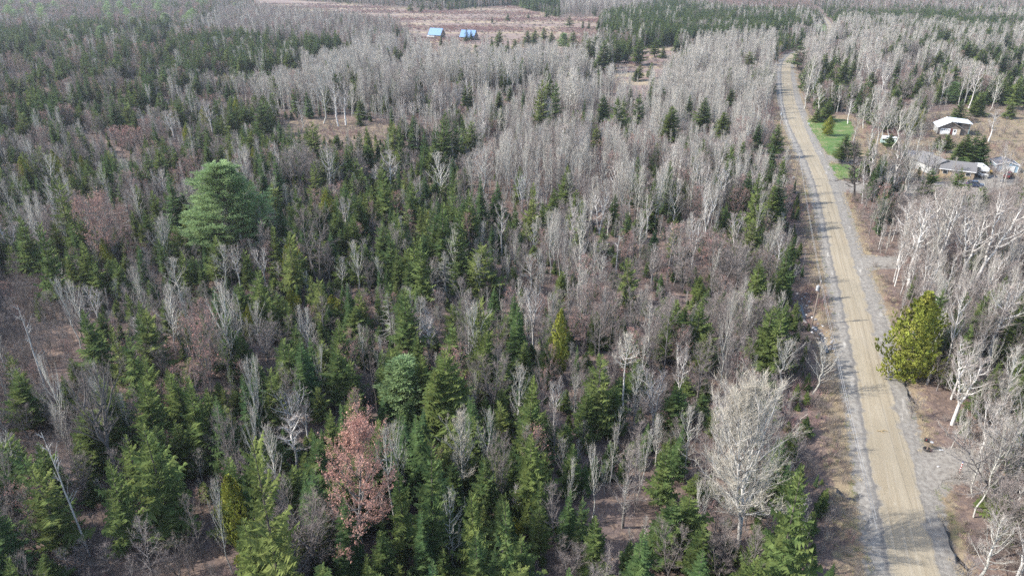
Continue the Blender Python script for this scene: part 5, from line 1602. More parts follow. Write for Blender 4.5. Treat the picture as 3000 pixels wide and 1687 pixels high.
# stones in the left ditch
g = Geo()
rs = random.Random(8)
for (x0, y0), (x1, y1) in zip(DITCH_L[:5], DITCH_L[1:6]):
    for i in range(16):
        t_ = rs.random()
        px_, py_ = x0 + (x1 - x0) * t_ + rs.uniform(-1.6, 1.6), y0 + (y1 - y0) * t_ + rs.uniform(-.6, .6)
        s_ = rs.uniform(.10, .34)
        z_ = float(ground_z(px_, py_)) + s_ * .3
        ring = []
        for lz, lr in ((-.5, .8), (.15, 1.0), (.55, .6)):
            ring.append([(px_ + math.cos(a * 1.0472) * s_ * lr * rs.uniform(.8, 1.2), py_ + math.sin(a * 1.0472) * s_ * lr * rs.uniform(.7, 1.1), z_ + s_ * lz) for a in range(6)])
        mm = 0 if rs.random() < .6 else 1
        for lo, hi in zip(ring[:-1], ring[1:]):
            for a in range(6):
                g.quad(lo[a], lo[(a + 1) % 6], hi[(a + 1) % 6], hi[a], mm)
        g.poly(ring[-1], mm)
o = g.part('rubble', ['stone', 'pale_stone'])
tag(o, 'grey stones and rubble along the left ditch by the nearest utility pole', 'stones', kind='stuff')

# round clipped shrub on the lawn
x, y = survey(2423, 398)
hq = height_at(y, 340)
t_, c_ = cedar(601, R=.30, n=5200)
r = empty('lawn_shrub', (x, y, 0), 0, 'rounded golden green evergreen standing alone on the lawn', 'shrub')
r.scale = (hq * .92, hq * .92, hq)
t_.part('stem', 'conifer_bark', r)
c_.part('foliage', ['cedar_needles'], r)
# ---------------------------------------------------------------- where every tree stands
rnd = random.Random(2024)
nrng = np.random.default_rng(77)
ZS = 3.4333
trees = []                                            # dicts: k, x, y, h, w, lean, label, short, sx, sy (picture place of the tip), px (height in the picture), hand
for (c, r), text in SURVEY.items():
    for item in text.replace('\n', ';').split(';'):
        item = item.strip()
        if not item:
            continue
        f = item.split('|')
        q = f[0].split()
        k, nums = q[0], [float(v) for v in q[1:]]
        tx, ty = 750 * c + nums[0] / ZS, 422 * r + nums[1] / ZS
        h, w = nums[2] / ZS, nums[3] / ZS
        if len(nums) < 6 and ty > 330 and not (tx > 2540 and ty < 530):                # the foot of most crowns is hidden by what stands in front
            h *= 1.42 if k in 'SFY' else 1.15 if k == 'C' else 1.15 if k in 'HAMX' else 1.0
        lean = 0.0
        if len(nums) >= 6:
            bx, by = 750 * c + nums[4] / ZS, 422 * r + nums[5] / ZS
        else:
            d = math.hypot(NADIR[0] - tx, NADIR[1] - ty)
            bx, by = tx + (NADIR[0] - tx) * h / d, ty + (NADIR[1] - ty) * h / d
        X, Y = survey(bx, by)
        H = height_at(Y, ty)
        zc = Y * CP - (H - CAM_H) * SP
        if len(nums) >= 6:
            lean = math.atan2((tx - CX) / FOCAL * zc - X, H)
        H /= max(math.cos(lean), .5)
        trees.append(dict(k=k, x=X, y=Y, h=H, w=w / FOCAL * zc * ((1.16 if ty > 250 else 1.3) if k in 'SFYX' else 1.0), lean=lean, label=f[1] if len(f) > 1 else None, short=f[2] if len(f) > 2 else None, sx=tx, sy=ty, px=h, zc=zc, hand=True))

# protect the surveyed trees from being hidden by the woods filled in around them
CW, CH = 500, 300
prot, prot_b = np.full((CH, CW), 1e9), np.full((CH, CW), 1e9)


def cells(sx, sy, px, wpx):
    return int(max(0, (sx - wpx * .5) / 6)), int(min(CW, (sx + wpx * .5) / 6 + 1)), int(max(0, sy / 6)), int(min(CH, (sy + px * .80) / 6 + 1))


for t in trees:
    a, b, c, d = cells(t['sx'], t['sy'], t['px'], t['w'] * FOCAL / t['zc'] * .8)
    if b > a and d > c:
        q = prot if t['short'] else prot_b
        q[c:d, a:b] = np.minimum(q[c:d, a:b], t['zc'])
PROTECT_THINGS = [((2700, 2880), (330, 450), 260), ((2840, 2980), (465, 522), 200), ((2570, 2630), (385, 430), 245), ((2400, 2440), (165, 215), 380), ((1250, 1310), (74, 116), 570), ((1345, 1400), (85, 120), 560), ((2690, 2830), (1270, 1410), 70), ((2350, 2480), (350, 450), 250)]
for (x0, x1), (y0, y1), zz in PROTECT_THINGS:
    prot[y0 // 6:y1 // 6 + 1, x0 // 6:min(CW, x1 // 6 + 1)] = np.minimum(prot[y0 // 6:y1 // 6 + 1, x0 // 6:min(CW, x1 // 6 + 1)], zz)

# kinds of woods: outline of the ground they stand on (2576-wide readings), mix, spacing, heights
WOODS = [
    ('dark_row', [(950, -5), (1410, -5), (1410, 33), (1300, 27), (1290, 14), (1100, 22), (950, 10)], dict(S=.75, F=.2, H=.05), 4.2, (13, 18)),
    ('grey_wall', [(1410, -8), (1660, -8), (1640, 22), (1560, 46), (1410, 46)], dict(H=.7, A=.25, S=.05), 4.2, (10, 14)),
    ('spruce_block', [(1505, 64), (1560, 42), (1700, 20), (1850, 45), (2020, 52), (2040, 88), (1960, 102), (1760, 120), (1600, 122), (1500, 96)], dict(S=.46, F=.46, H=.05, A=.03), 4.2, (11, 15)),
    ('fir_row', [(2080, 42), (2300, 42), (2480, 62), (2700, 78), (2700, 104), (2400, 92), (2250, 74), (2080, 66)], dict(F=.7, S=.2, H=.1), 4.2, (9, 13)),
    ('rosy_band', [(1640, -5), (2060, 2), (2060, 42), (1850, 34), (1700, 16)], dict(M=.52, H=.3, S=.18), 5.5, (9, 12)),
    ('pine_slope', [(-300, -40), (640, -40), (500, 76), (300, 82), (-300, 62)], dict(H=.46, M=.22, P=.015, S=.22, F=.09), 5.5, (9, 14)),
    ('mauve_slope', [(300, 20), (900, 30), (1050, 62), (1075, 112), (1000, 128), (800, 122), (600, 112), (420, 82)], dict(H=.56, A=.26, M=.10, S=.08), 4.6, (8, 11)),
    ('left_conifers', [(-300, 50), (420, 72), (640, 112), (860, 118), (880, 150), (700, 190), (560, 205), (420, 262), (300, 335), (-300, 360)], dict(S=.34, F=.33, L=.11, H=.11, M=.06, A=.05), 3.8, (9, 14)),
    ('aspen_grove', [(640, 195), (760, 152), (1000, 114), (1500, 132), (1545, 190), (1540, 335), (1200, 335), (1010, 318), (830, 290), (690, 300)], dict(A=.70, B=.10, H=.16, F=.04), 3.3, (10, 13)),
    ('pale_grove', [(1560, 228), (1640, 205), (1760, 122), (1945, 105), (1950, 230), (1955, 330), (1900, 372), (1500, 360)], dict(A=.80, H=.16, F=.04), 3.1, (8, 12)),
    ('pale_middle', [(1150, 405), (1250, 335), (1500, 355), (1900, 380), (1960, 440), (1980, 600), (1700, 645), (1300, 605), (1180, 525)], dict(A=.55, H=.18, M=.10, B=.11, F=.06), 3.0, (9, 13)),
    ('brown_woods', [(1380, 605), (1980, 600), (2005, 760), (2080, 1000), (2090, 1200), (1750, 1250), (1500, 1000)], dict(H=.42, A=.28, F=.20, M=.05, B=.05), 3.0, (7.5, 11)),
    ('litter_gap', [(1380, 1290), (1600, 1215), (1760, 1225), (1720, 1460), (1480, 1460)], dict(A=.45, H=.45, F=.1), 4.6, (4, 8)),
    ('low_left', [(-60, 700), (120, 690), (215, 800), (190, 900), (270, 1000), (150, 1070), (-60, 900)], dict(H=.8, M=.1, F=.1), 2.2, (3, 6.5)),
    ('low_corner', [(100, 1700), (200, 1340), (420, 1250), (565, 1290), (600, 1700)], dict(H=.9, M=.1), 2.2, (2.5, 5)),
    ('roadside_birch', [(2170, 700), (2290, 480), (2800, 480), (2800, 1460), (2440, 1700), (2400, 1300), (2330, 1010)], dict(A=.34, B=.26, H=.32, F=.08), 2.9, (7, 12)),
    ('far_right_woods', [(1990, 60), (2800, 60), (2800, 285), (2440, 285), (2340, 300), (2200, 340), (2150, 295), (2015, 290)], dict(A=.42, H=.24, M=.06, F=.23, B=.05), 4.0, (9, 13)),
    ('far_plain', [(-400, -80), (3000, -80), (3000, 34), (-400, 34)], dict(H=.46, A=.10, M=.20, S=.15, F=.09), 6.0, (8, 11)),
]
DEFAULT = ('mixed_woods', None, dict(F=.26, S=.18, Y=.09, H=.22, A=.18, M=.05, D=.015, C=.015), 2.6, (6, 11.5))
NO_TREES = [Z_FIELD, Z_FIELD2, Z_CLEAR, Z_YARD] + Z_DRIVES + [P_([(2200, 1060), (2300, 1050), (2340, 1100), (2345, 1150), (2300, 1160)]), P_([(2040, 60), (2085, 56), (2088, 84), (2045, 86)]), P_([(1880, 395), (1990, 380), (1995, 470), (1900, 450)])]

hand_xy = np.array([(t['x'], t['y']) for t in trees])
pts_x, pts_y, pts_s = [], [], []
for y0, y1, s in ((34, 205, 2.7), (205, 430, 3.1), (430, 800, 4.2), (800, 1420, 5.5)):
    yy = np.arange(y0, y1, s)
    half = .74 * 1.13 * (y1 * CP + 60 * SP) + 14
    xx = np.arange(-half, half, s)
    A, B = np.meshgrid(xx, yy)
    A = A + nrng.uniform(-.48, .48, A.shape) * s
    B = B + nrng.uniform(-.48, .48, B.shape) * s
    ok = np.abs(A) < .74 * 1.13 * (B * CP + 60 * SP) + 14
    pts_x.append(A[ok]); pts_y.append(B[ok]); pts_s.append(np.full(ok.sum(), s))
FX, FY, FS = np.concatenate(pts_x), np.concatenate(pts_y), np.concatenate(pts_s)
SXB, SYB, _z = project(FX, FY, 0)
keep = np.ones(len(FX), bool)
for zn in NO_TREES:
    keep &= ~poly_mask(zn, SXB, SYB)
ro = road_off(FX, FY)
keep &= ~((ro > -np.where(FY < 330, 5.2, 3.4)) & (ro < np.where(FY < 330, 4.2, 3.0)))
for pts, dep, wid in DITCHES:
    keep &= seg_dist(pts, FX, FY) > 2.2
wood_id = np.full(len(FX), len(WOODS))
for i in reversed(range(len(WOODS))):
    wood_id[poly_mask(P_(WOODS[i][1]), SXB, SYB)] = i
ALLW = WOODS + [DEFAULT]
sp = np.array([w[3] for w in ALLW])[wood_id]
keep &= nrng.random(len(FX)) < np.minimum(1, (FS / sp) ** 2)
near = np.where(keep & (FY < 260))[0]
for i in near:
    if np.min((hand_xy[:, 0] - FX[i]) ** 2 + (hand_xy[:, 1] - FY[i]) ** 2) < 1.9:
        keep[i] = False
WH = dict(S=.28, F=.40, Y=.40, C=.45, P=.72, A=.27, B=.32, M=.50, H=.40, L=.36, X=.4, D=.25)
patchy = lambda x, y: math.sin(x * .043 + 2 * math.sin(y * .021)) * math.sin(y * .037 + 1.7 * math.sin(x * .017))
for i in np.where(keep)[0]:
    nm, _, mix, _, (h0, h1) = ALLW[wood_id[i]]
    x, y = float(FX[i]), float(FY[i])
    ks, ws = list(mix), list(mix.values())
    pt = patchy(x, y)
    ws = [w * max(.08, 1 + (1.25 * pt if k in 'SFYCP' else -.6 * pt)) for k, w in zip(ks, ws)]
    k = rnd.choices(ks, ws)[0]
    h = rnd.uniform(h0, h1) * dict(S=1.15, P=1.15, F=1.1, A=1.22, B=1.22, H=1.0).get(k, .92) * (.72 if rnd.random() < .22 else 1)
    if k == 'P':
        h *= 1.25
    if -9.5 < ro[i] < 0 and FY[i] < 300:
        h = min(h, rnd.uniform(2.0, 4.5))
    w = h * WH[k] * rnd.uniform(.8, 1.22)
    for attempt in range(2):
        bx, by, zb = project(x, y, 0)
        tx, ty, zt = project(x, y, h)
        px = math.hypot(bx - tx, by - ty)
        hide = 0.0
        if y < 660:
            a, b, c, d = cells(tx, ty, px, w * FOCAL / zt)
            if b > a and d > c:
                behind = lambda q: float(np.mean((q[c:d, a:b] > zt + 1.0) & (q[c:d, a:b] < 1e8)))
                con = k in 'SFYCPL'
                hide = max(behind(prot) / (.10 if con else .13), behind(prot_b) / (.34 if con else .22))
        lim = 2.6 if nm == 'roadside_birch' and k in 'ABH' and ty > 545 else 1.0
        if hide <= lim:
            break
        h *= .42
        w *= .55
    else:
        if hide > lim:
            continue
    trees.append(dict(k=k, x=x, y=y, h=h, w=w, lean=rnd.uniform(-.06, .06), label=None, short=None, sx=tx, sy=ty, px=px, zc=zt, hand=False))

# ---------------------------------------------------------------- single trees (up to about 290 of a kind, largest in view first); the rest as woods
in_frame = lambda t: -40 < t['sx'] < 3040 and -30 < t['sy'] + t['px'] * .5 < 1730
by_kind = {}
for t in trees:
    by_kind.setdefault(t['k'], []).append(t)
LOOK = dict(S='dark spruce', F='green fir', Y='olive green hemlock', C='golden green cedar', P='soft blue-green pine', A='pale bare aspen', B='white-stemmed birch', M='rosy budding maple', H='grey-brown bare tree', L='tan leafless larch', X='dead grey conifer', D='dead white tree')
PLURAL = dict(S='dark spruces in the woods', F='green firs in the woods', Y='olive green hemlocks in the woods', C='cedars in the woods', P='white pines in the woods', A='pale aspens in the woods', B='white birches in the woods', M='budding maples in the woods', H='bare grey trees in the woods', L='leafless larches in the woods', X='dead conifers in the woods', D='dead trees in the woods')
MARKS = [(t['sx'], t['sy'] + t['px'] * .4, t['short']) for t in trees if t['short']]
MARKS += [(2380, 650, 'gravel turnout'), (2700, 1290, 'mailbox'), (2407, 850, 'nearest utility pole'), (2760, 360, 'white roofed garage'), (2865, 500, 'motorhome'), (1278, 95, 'first blue roofed house'), (2418, 190, 'timber frame cabin'), (2600, 405, 'white camper'), (2455, 350, 'round lawn shrub'), (837, 320, 'lone clearing pole')]
MX, MY = np.array([m_[0] for m_ in MARKS]), np.array([m_[1] for m_ in MARKS])
ORD = ['nearest', 'second', 'third', 'fourth', 'fifth', 'sixth', 'seventh', 'eighth', 'ninth', 'tenth', 'eleventh', 'twelfth', 'thirteenth', 'fourteenth', 'fifteenth', 'sixteenth', 'seventeenth', 'eighteenth', 'nineteenth', 'twentieth']
singles, woods_left = [], {}
LIMIT = dict(D=60, X=40, P=60, C=90, L=150, Y=230, M=230, B=230)
for k, lst in by_kind.items():
    lst.sort(key=lambda t: (not t['hand'], not in_frame(t), -t['px'] * t['w'] / t['zc'] ** .2))
    n = max(sum(t['hand'] for t in lst), LIMIT.get(k, 285))
    one, rest = [], []
    for t in lst:
        (one if (t['hand'] or (len(one) < n and in_frame(t) and t['px'] > 26)) else rest).append(t)
    singles += one
    woods_left[k] = rest


def size_word(t):
    h = t['h']
    return 'low' if h < 5 else 'short' if h < 8 else 'tall' if h < 12.5 else 'towering'


slots = {}
for t in singles:
    if t['label']:
        continue
    d = np.hypot((MX - t['sx']), (MY - t['sy'] - t['px'] * .4) * 1.25)
    j = int(np.argmin(d))
    dx, dy = t['sx'] - MX[j], t['sy'] + t['px'] * .4 - MY[j]
    way = ('left of' if dx < 0 else 'right of') if abs(dx) > abs(dy) * 1.6 else ('behind' if dy < 0 else 'in front of')
    if .5 < abs(dx) / max(abs(dy), 1e-6) <= 1.6:
        way = ('behind and left of' if dx < 0 else 'behind and right of') if dy < 0 else ('before and left of' if dx < 0 else 'before and right of')
    slots.setdefault((t['k'], size_word(t), way, j), []).append((float(d[j]), t))
for (k, sz, way, j), lst in slots.items():
    lst.sort(key=lambda q: q[0])
    for i, (d, t) in enumerate(lst):
        o = ORD[min(i, len(ORD) - 1)]
        t['label'] = f"{sz} {LOOK[k]}, {o} {way} the {MARKS[j][2]}" if len(lst) > 1 else f"{sz} {LOOK[k]} {way} the {MARKS[j][2]}"

SPECIAL = {}


def special(short, geo, mats, trunk_mat, w):
    t, c = geo
    SPECIAL[short] = (t.mesh('trunk', [trunk_mat]), c.mesh('crown', mats), W(geo, w)[2])


special('salmon maple', bare_tree(301, R=.33, zc=.20, nl=40, a_low=72, a_top=20, nsub=9, ntw=8, twl=.050, tw=.0014, tr=.013, buds=1.0, up=.55, curl=.3, budsize=.0056, nbud=7), ['maple_twigs', 'grey_bark', 'red_buds'], 'grey_bark', 0.54)
special('pink spreading maple', bare_tree(302, R=.32, zc=.22, nl=30, a_low=70, a_top=18, nsub=8, ntw=7, twl=.055, tw=.0017, tr=.012, buds=.8, fork=3, forkz=.2, up=.5), ['maple_twigs', 'grey_bark', 'rosy_buds'], 'grey_bark', 0.53)
special('wide pink maple', bare_tree(303, R=.7, zc=.2, nl=30, a_low=70, a_top=20, nsub=8, ntw=7, twl=.07, tw=.0022, tr=.015, buds=.8, fork=4, forkz=.12, up=.5, budsize=.012), ['maple_twigs', 'grey_bark', 'rosy_buds'], 'grey_bark', 1.12)
special('cream aspen fan', bare_tree(304, R=.36, zc=.26, nl=46, a_low=56, a_top=18, nsub=12, ntw=12, twl=.046, tw=.0010, spread=.22, tr=.0115, fork=2, forkz=.12, up=.5, limb=.9), ['cream_twigs', 'birch_bark'], 'birch_bark', 0.35)
special('pale curly tree', bare_tree(305, R=.24, zc=.26, nl=20, a_low=66, a_top=34, nsub=6, ntw=4, twl=.05, tw=.0018, tr=.011, curl=.75, lean=.09, limb=1.7, up=.3), ['cream_twigs', 'aspen_bark'], 'aspen_bark', 0.40)
special('maple-side aspen', bare_tree(306, R=.19, zc=.50, nl=14, a_low=60, a_top=30, nsub=6, ntw=5, twl=.05, tw=.0016, tr=.010, curl=.55, lean=.05, limb=1.7, up=.3), ['cream_twigs', 'aspen_bark'], 'aspen_bark', 0.32)
special('long-trunked aspen', bare_tree(307, R=.145, zc=.70, nl=24, a_low=72, a_top=24, nsub=7, ntw=8, twl=.036, tw=.0014, tr=.0095, curl=.4, limb=1.2), ['cream_twigs', 'birch_bark'], 'birch_bark', 0.23)
special('multi-stemmed birch', bare_tree(308, R=.5, zc=.3, nl=18, a_low=50, a_top=20, nsub=5, ntw=5, twl=.08, tw=.0022, tr=.02, fork=5, forkz=.06, limb=1.3), ['birch_twigs', 'birch_bark'], 'birch_bark', 0.76)
special('ragged white birch', bare_tree(309, R=.30, zc=.30, nl=26, a_low=48, a_top=18, nsub=6, ntw=5, twl=.06, tw=.0018, tr=.014, limb=1.4, curl=.35), ['birch_twigs', 'birch_bark'], 'birch_bark', 0.56)
special('black-trunked tree', bare_tree(310, R=.30, zc=.22, nl=26, a_low=78, a_top=30, nsub=8, ntw=7, twl=.06, tw=.0028, tr=.016, curl=.25, limb=2.2, up=.25), ['dark_twigs', 'dark_bark'], 'dark_bark', .6)
special('dark leaning tree', bare_tree(311, R=.2, zc=.38, nl=18, a_low=56, a_top=24, nsub=6, ntw=6, twl=.05, tw=.0016, tr=.0125, limb=1.5), ['grey_twigs', 'dark_bark'], 'dark_bark', 0.34)
special('wide grey tree', bare_tree(312, R=.5, zc=.2, nl=34, a_low=62, a_top=20, nsub=8, ntw=8, twl=.07, tw=.0018, tr=.016, fork=5, forkz=.10, limb=1.3), ['grey_twigs', 'grey_bark'], 'grey_bark', 0.80)
special('large forked tree', bare_tree(313, R=.36, zc=.30, nl=20, a_low=55, a_top=18, nsub=6, ntw=6, twl=.055, tw=.0016, tr=.017, fork=4, forkz=.32, limb=1.7), ['grey_twigs', 'grey_bark'], 'grey_bark', 0.58)
special('layered grey tree', bare_tree(314, R=.34, zc=.28, nl=28, a_low=80, a_top=30, nsub=8, ntw=8, twl=.05, tw=.0018, tr=.012, fork=2, forkz=.06, limb=1.3, up=.2), ['grey_twigs', 'grey_bark'], 'grey_bark', 0.56)
special('fountain birch', bare_tree(315, R=.26, zc=.4, nl=12, a_low=34, a_top=14, nsub=3, ntw=2, twl=.05, tw=.0020, tr=.014, fork=6, forkz=.12, limb=1.5), ['birch_twigs', 'birch_bark'], 'birch_bark', 0.40)
special('cream-twigged tree', bare_tree(316, R=.22, zc=.3, nl=34, a_low=50, a_top=16, nsub=9, ntw=10, twl=.05, tw=.0015, tr=.0115, up=.6, limb=1.3), ['cream_twigs', 'aspen_bark'], 'aspen_bark', 0.36)
special('sprawling silver tree', bare_tree(317, R=.55, zc=.12, nl=30, a_low=88, a_top=30, nsub=9, ntw=9, twl=.06, tw=.0016, tr=.014, fork=3, forkz=.15, up=.25, limb=1.5, curl=.1), ['aspen_twigs', 'grey_bark'], 'grey_bark', 0.88)
special('two-trunked birch', bare_tree(318, R=.33, zc=.25, nl=16, a_low=60, a_top=18, nsub=6, ntw=5, twl=.06, tw=.0020, tr=.017, fork=2, forkz=.06, limb=1.9), ['birch_twigs', 'birch_bark'], 'birch_bark', 0.53)
special('spreading road birch', bare_tree(319, R=.28, zc=.32, nl=10, a_low=50, a_top=20, nsub=4, ntw=3, twl=.06, tw=.0020, tr=.016, fork=4, forkz=.25, limb=1.8), ['birch_twigs', 'birch_bark'], 'birch_bark', 0.44)

COUNT_PARTS = 0
for t in sorted(singles, key=lambda t: -t['px']):
    K = KINDS[t['k']]
    rz = rnd.uniform(0, 6.283)
    if t['label'] and t['short'] in SPECIAL:
        tm, cm, pw_ = SPECIAL[t['short']]
    else:
        i = rnd.randrange(len(K['near']))
        if t['k'] == 'P':
            i = 0 if t['short'] == 'giant pine' else 1 + i % 2
        if t['k'] == 'X':
            i = 0 if t['short'] in ('silvery dead fir', 'lichen-grey conifer') else 1
        tm, cm, pw_ = K['near'][i]
    sxy = float(np.clip(t['w'] / pw_, t['h'] * .45, t['h'] * 1.9))
    z = float(ground_z(t['x'], t['y'])) - .03
    lean = t['lean'] if t['lean'] else rnd.uniform(-.035, .035)
    M = Matrix.Rotation(lean, 4, 'Y') @ Matrix.Rotation(rnd.uniform(-.03, .03), 4, 'X') @ Matrix.Rotation(rz, 4, 'Z')
    if t['px'] > 100 or t['label'] and t['short']:
        o = bpy.data.objects.new(K['name'], None)
        for nm, me_ in (('trunk', tm), ('crown', cm)):
            ch = bpy.data.objects.new(nm, me_)
            ch.parent = o
            COL.objects.link(ch)
        COUNT_PARTS += 1
    else:
        lod = K['full'] if t['zc'] < 330 or t['hand'] else K['low']
        me_, pw_ = lod[rnd.randrange(1, len(lod)) if t['k'] == 'P' and len(lod) > 1 else rnd.randrange(len(lod))]
        sxy = float(np.clip(t['w'] / pw_, t['h'] * .45, t['h'] * 1.9))
        o = bpy.data.objects.new(K['name'], me_)
    o.location = (t['x'], t['y'], z)
    o.rotation_euler = M.to_euler()
    o.scale = (sxy, sxy, t['h'])
    COL.objects.link(o)
    tag(o, t['label'], 'tree', PLURAL[t['k']])


def scatter(name, label, cat, meshes, X, Y, Z, rot, scl, idx):
    """One object of kind stuff: copies of MESHES standing on the points."""
    c = bpy.data.collections.new(name + '_pieces')
    for i, me_ in enumerate(meshes):
        c.objects.link(bpy.data.objects.new(f'{name}_piece_{i:02d}', me_))
    me_ = bpy.data.meshes.new(name)
    k = len(X)
    me_.vertices.add(k)
    me_.vertices.foreach_set('co', np.stack([X, Y, Z], 1).astype(np.float32).ravel())
    for nm, tp, arr, key in (('turn', 'FLOAT_VECTOR', rot, 'vector'), ('size', 'FLOAT_VECTOR', scl, 'vector'), ('pick', 'INT', idx, 'value')):
        a = me_.attributes.new(nm, tp, 'POINT')
        a.data.foreach_set(key, np.asarray(arr, np.int32 if tp == 'INT' else np.float32).ravel())
    o = bpy.data.objects.new(name, me_)
    COL.objects.link(o)
    ng = bpy.data.node_groups.new(name + '_nodes', 'GeometryNodeTree')
    ng.interface.new_socket('Geometry', in_out='INPUT', socket_type='NodeSocketGeometry')
    ng.interface.new_socket('Geometry', in_out='OUTPUT', socket_type='NodeSocketGeometry')
    gi, go = ng.nodes.new('NodeGroupInput'), ng.nodes.new('NodeGroupOutput')
    ci = ng.nodes.new('GeometryNodeCollectionInfo')
    ci.inputs['Collection'].default_value = c
    ci.inputs['Separate Children'].default_value = True
    ci.inputs['Reset Children'].default_value = True
    ip = ng.nodes.new('GeometryNodeInstanceOnPoints')
    ip.inputs['Pick Instance'].default_value = True
    for nm, tp, sock in (('turn', 'FLOAT_VECTOR', 'Rotation'), ('size', 'FLOAT_VECTOR', 'Scale'), ('pick', 'INT', 'Instance Index')):
        na = ng.nodes.new('GeometryNodeInputNamedAttribute')
        na.data_type = tp
        na.inputs['Name'].default_value = nm
        ng.links.new(na.outputs['Attribute'], ip.inputs[sock])
    ng.links.new(gi.outputs[0], ip.inputs['Points'])
    ng.links.new(ci.outputs[0], ip.inputs['Instance'])
    ng.links.new(ip.outputs[0], go.inputs[0])
    o.modifiers.new('scatter', 'NODES').node_group = ng
    return tag(o, label, cat, kind='stuff')


for k, lst in woods_left.items():
    if not lst:
        continue
    K = KINDS[k]
    nf = len(K['full'])
    meshes = [m_ for m_, _ in K['full']] + [m_ for m_, _ in K['low']]
    pw = [w_ for _, w_ in K['full']] + [w_ for _, w_ in K['low']]
    X = np.array([t['x'] for t in lst]); Y = np.array([t['y'] for t in lst])
    idx = np.array([(rnd.randrange(nf) if t['zc'] < 290 else nf + rnd.randrange(len(meshes) - nf)) for t in lst])
    H = np.array([t['h'] for t in lst])
    Wd = np.array([t['w'] for t in lst]) / np.array(pw)[idx]
    Wd = np.clip(Wd, H * .5, H * 1.9)
    rot = np.stack([nrng.uniform(-.05, .05, len(lst)), nrng.uniform(-.05, .05, len(lst)), nrng.uniform(0, 6.283, len(lst))], 1)
    scatter(KINDS[k]['name'].replace('_tree', '') + '_forest', f"woods of {LOOK[k]}s too many to count, spread to the far plain", 'forest', meshes, X, Y, ground_z(X, Y) - .03, rot, np.stack([Wd, Wd, H], 1), idx)

# brush, saplings and grass under and between the trees
def cover(y_lo, y_hi, s, seed):
    r_ = np.random.default_rng(seed)
    yy = np.arange(y_lo, y_hi, s)
    half = .74 * 1.08 * (y_hi * CP + 60 * SP) + 8
    xx = np.arange(-half, half, s)
    A, B = np.meshgrid(xx, yy)
    A = A + r_.uniform(-.5, .5, A.shape) * s
    B = B + r_.uniform(-.5, .5, B.shape) * s
    ok = np.abs(A) < .74 * 1.08 * (B * CP + 60 * SP) + 8
    return A[ok], B[ok], r_


def clear_of(X, Y, left, right, zones):
    a, b, _ = project(X, Y, 0)
    ok = np.ones(len(X), bool)
    for zn in zones:
        ok &= ~poly_mask(zn, a, b)
    r = road_off(X, Y)
    ok &= (r < -left) | (r > right)
    for pts, dep, wid in DITCHES:
        ok &= seg_dist(pts, X, Y) > 1.1
    return ok


BRUSH = [brush(401 + i).mesh('brush_clump', ['brush_twigs']) for i in range(4)] + [brush(411 + i, 20, 8, .6).mesh('brush_clump', ['red_brush_twigs']) for i in range(2)]
bx, by = [], []
for lo, hi, s, sd in ((36, 150, 1.4, 1), (150, 330, 1.9, 2), (330, 560, 3.4, 3)):
    a, b, r_ = cover(lo, hi, s, sd)
    bx.append(a); by.append(b)
bx, by = np.concatenate(bx), np.concatenate(by)
pat = np.sin(bx * .09 + 2 * np.sin(by * .05)) * np.sin(by * .08 + 1.4 * np.sin(bx * .04))
ok = clear_of(bx, by, 1.5, 1.3, [Z_FIELD, Z_FIELD2, Z_LAWN_A, Z_LAWN_B] + Z_DRIVES + [P_([(1430, 1290), (1620, 1225), (1700, 1235), (1640, 1400), (1500, 1430)])]) & (nrng.random(len(bx)) < np.where(poly_mask(Z_YARD, *project(bx, by, 0)[:2]), np.where(pat > -.25, .62, .10), .58 + .34 * pat))
bx, by, pat = bx[ok], by[ok], pat[ok]
k = len(bx)
hh = nrng.uniform(.7, 2.3, k) * (1 + .25 * pat) * np.where(poly_mask(P_([(-100, 660), (230, 660), (300, 1020), (-100, 1090)]), *project(bx, by, 0)[:2]), 1.5, 1) * np.where(by > 330, 1.3, 1)
ww = hh * nrng.uniform(.7, 1.3, k)
scatter('undergrowth', 'leafless mauve-brown undergrowth between the trees', 'brush', BRUSH, bx, by, ground_z(bx, by) - .05, np.stack([nrng.uniform(-.15, .15, k), nrng.uniform(-.15, .15, k), nrng.uniform(0, 6.28, k)], 1), np.stack([ww, ww, hh], 1), np.where((nrng.random(k) < .16) | (pat > .75), 4 + nrng.integers(0, 2, k), nrng.integers(0, 4, k)))

# brush and dry grass in the open field
fx, fy, r_ = cover(400, 1150, 3.2, 9)
a, b, _ = project(fx, fy, 0)
inf = poly_mask(Z_FIELD, a, b) | poly_mask(Z_FIELD2, a, b)
band = np.sin(fy * .055 + .8 * np.sin(fx * .012)) + .6 * np.sin(fx * .02 + fy * .03) + .5 * np.sin(fx * .055 - fy * .013)
ok = inf & (r_.random(len(fx)) < np.clip(.36 + .5 * band, .10, .95))
fx, fy, band = fx[ok], fy[ok], band[ok]
k = len(fx)
hh = r_.uniform(.8, 2.2, k)
ww = hh * r_.uniform(1.2, 2.4, k)
scatter('field_brush', 'red and mauve low brush in bands over the pale field', 'brush', [brush(421 + i, 22, 8, .7, .022).mesh('field_brush_clump', ['brush_twigs']) for i in range(2)] + [brush(431 + i, 22, 8, .7, .022).mesh('field_brush_clump', ['red_brush_twigs']) for i in range(2)], fx, fy, np.full(k, .02), np.stack([np.zeros(k), np.zeros(k), r_.uniform(0, 6.28, k)], 1), np.stack([ww, ww, hh], 1), np.where(r_.random(k) < .45 + .3 * band, 2 + r_.integers(0, 2, k), r_.integers(0, 2, k)))

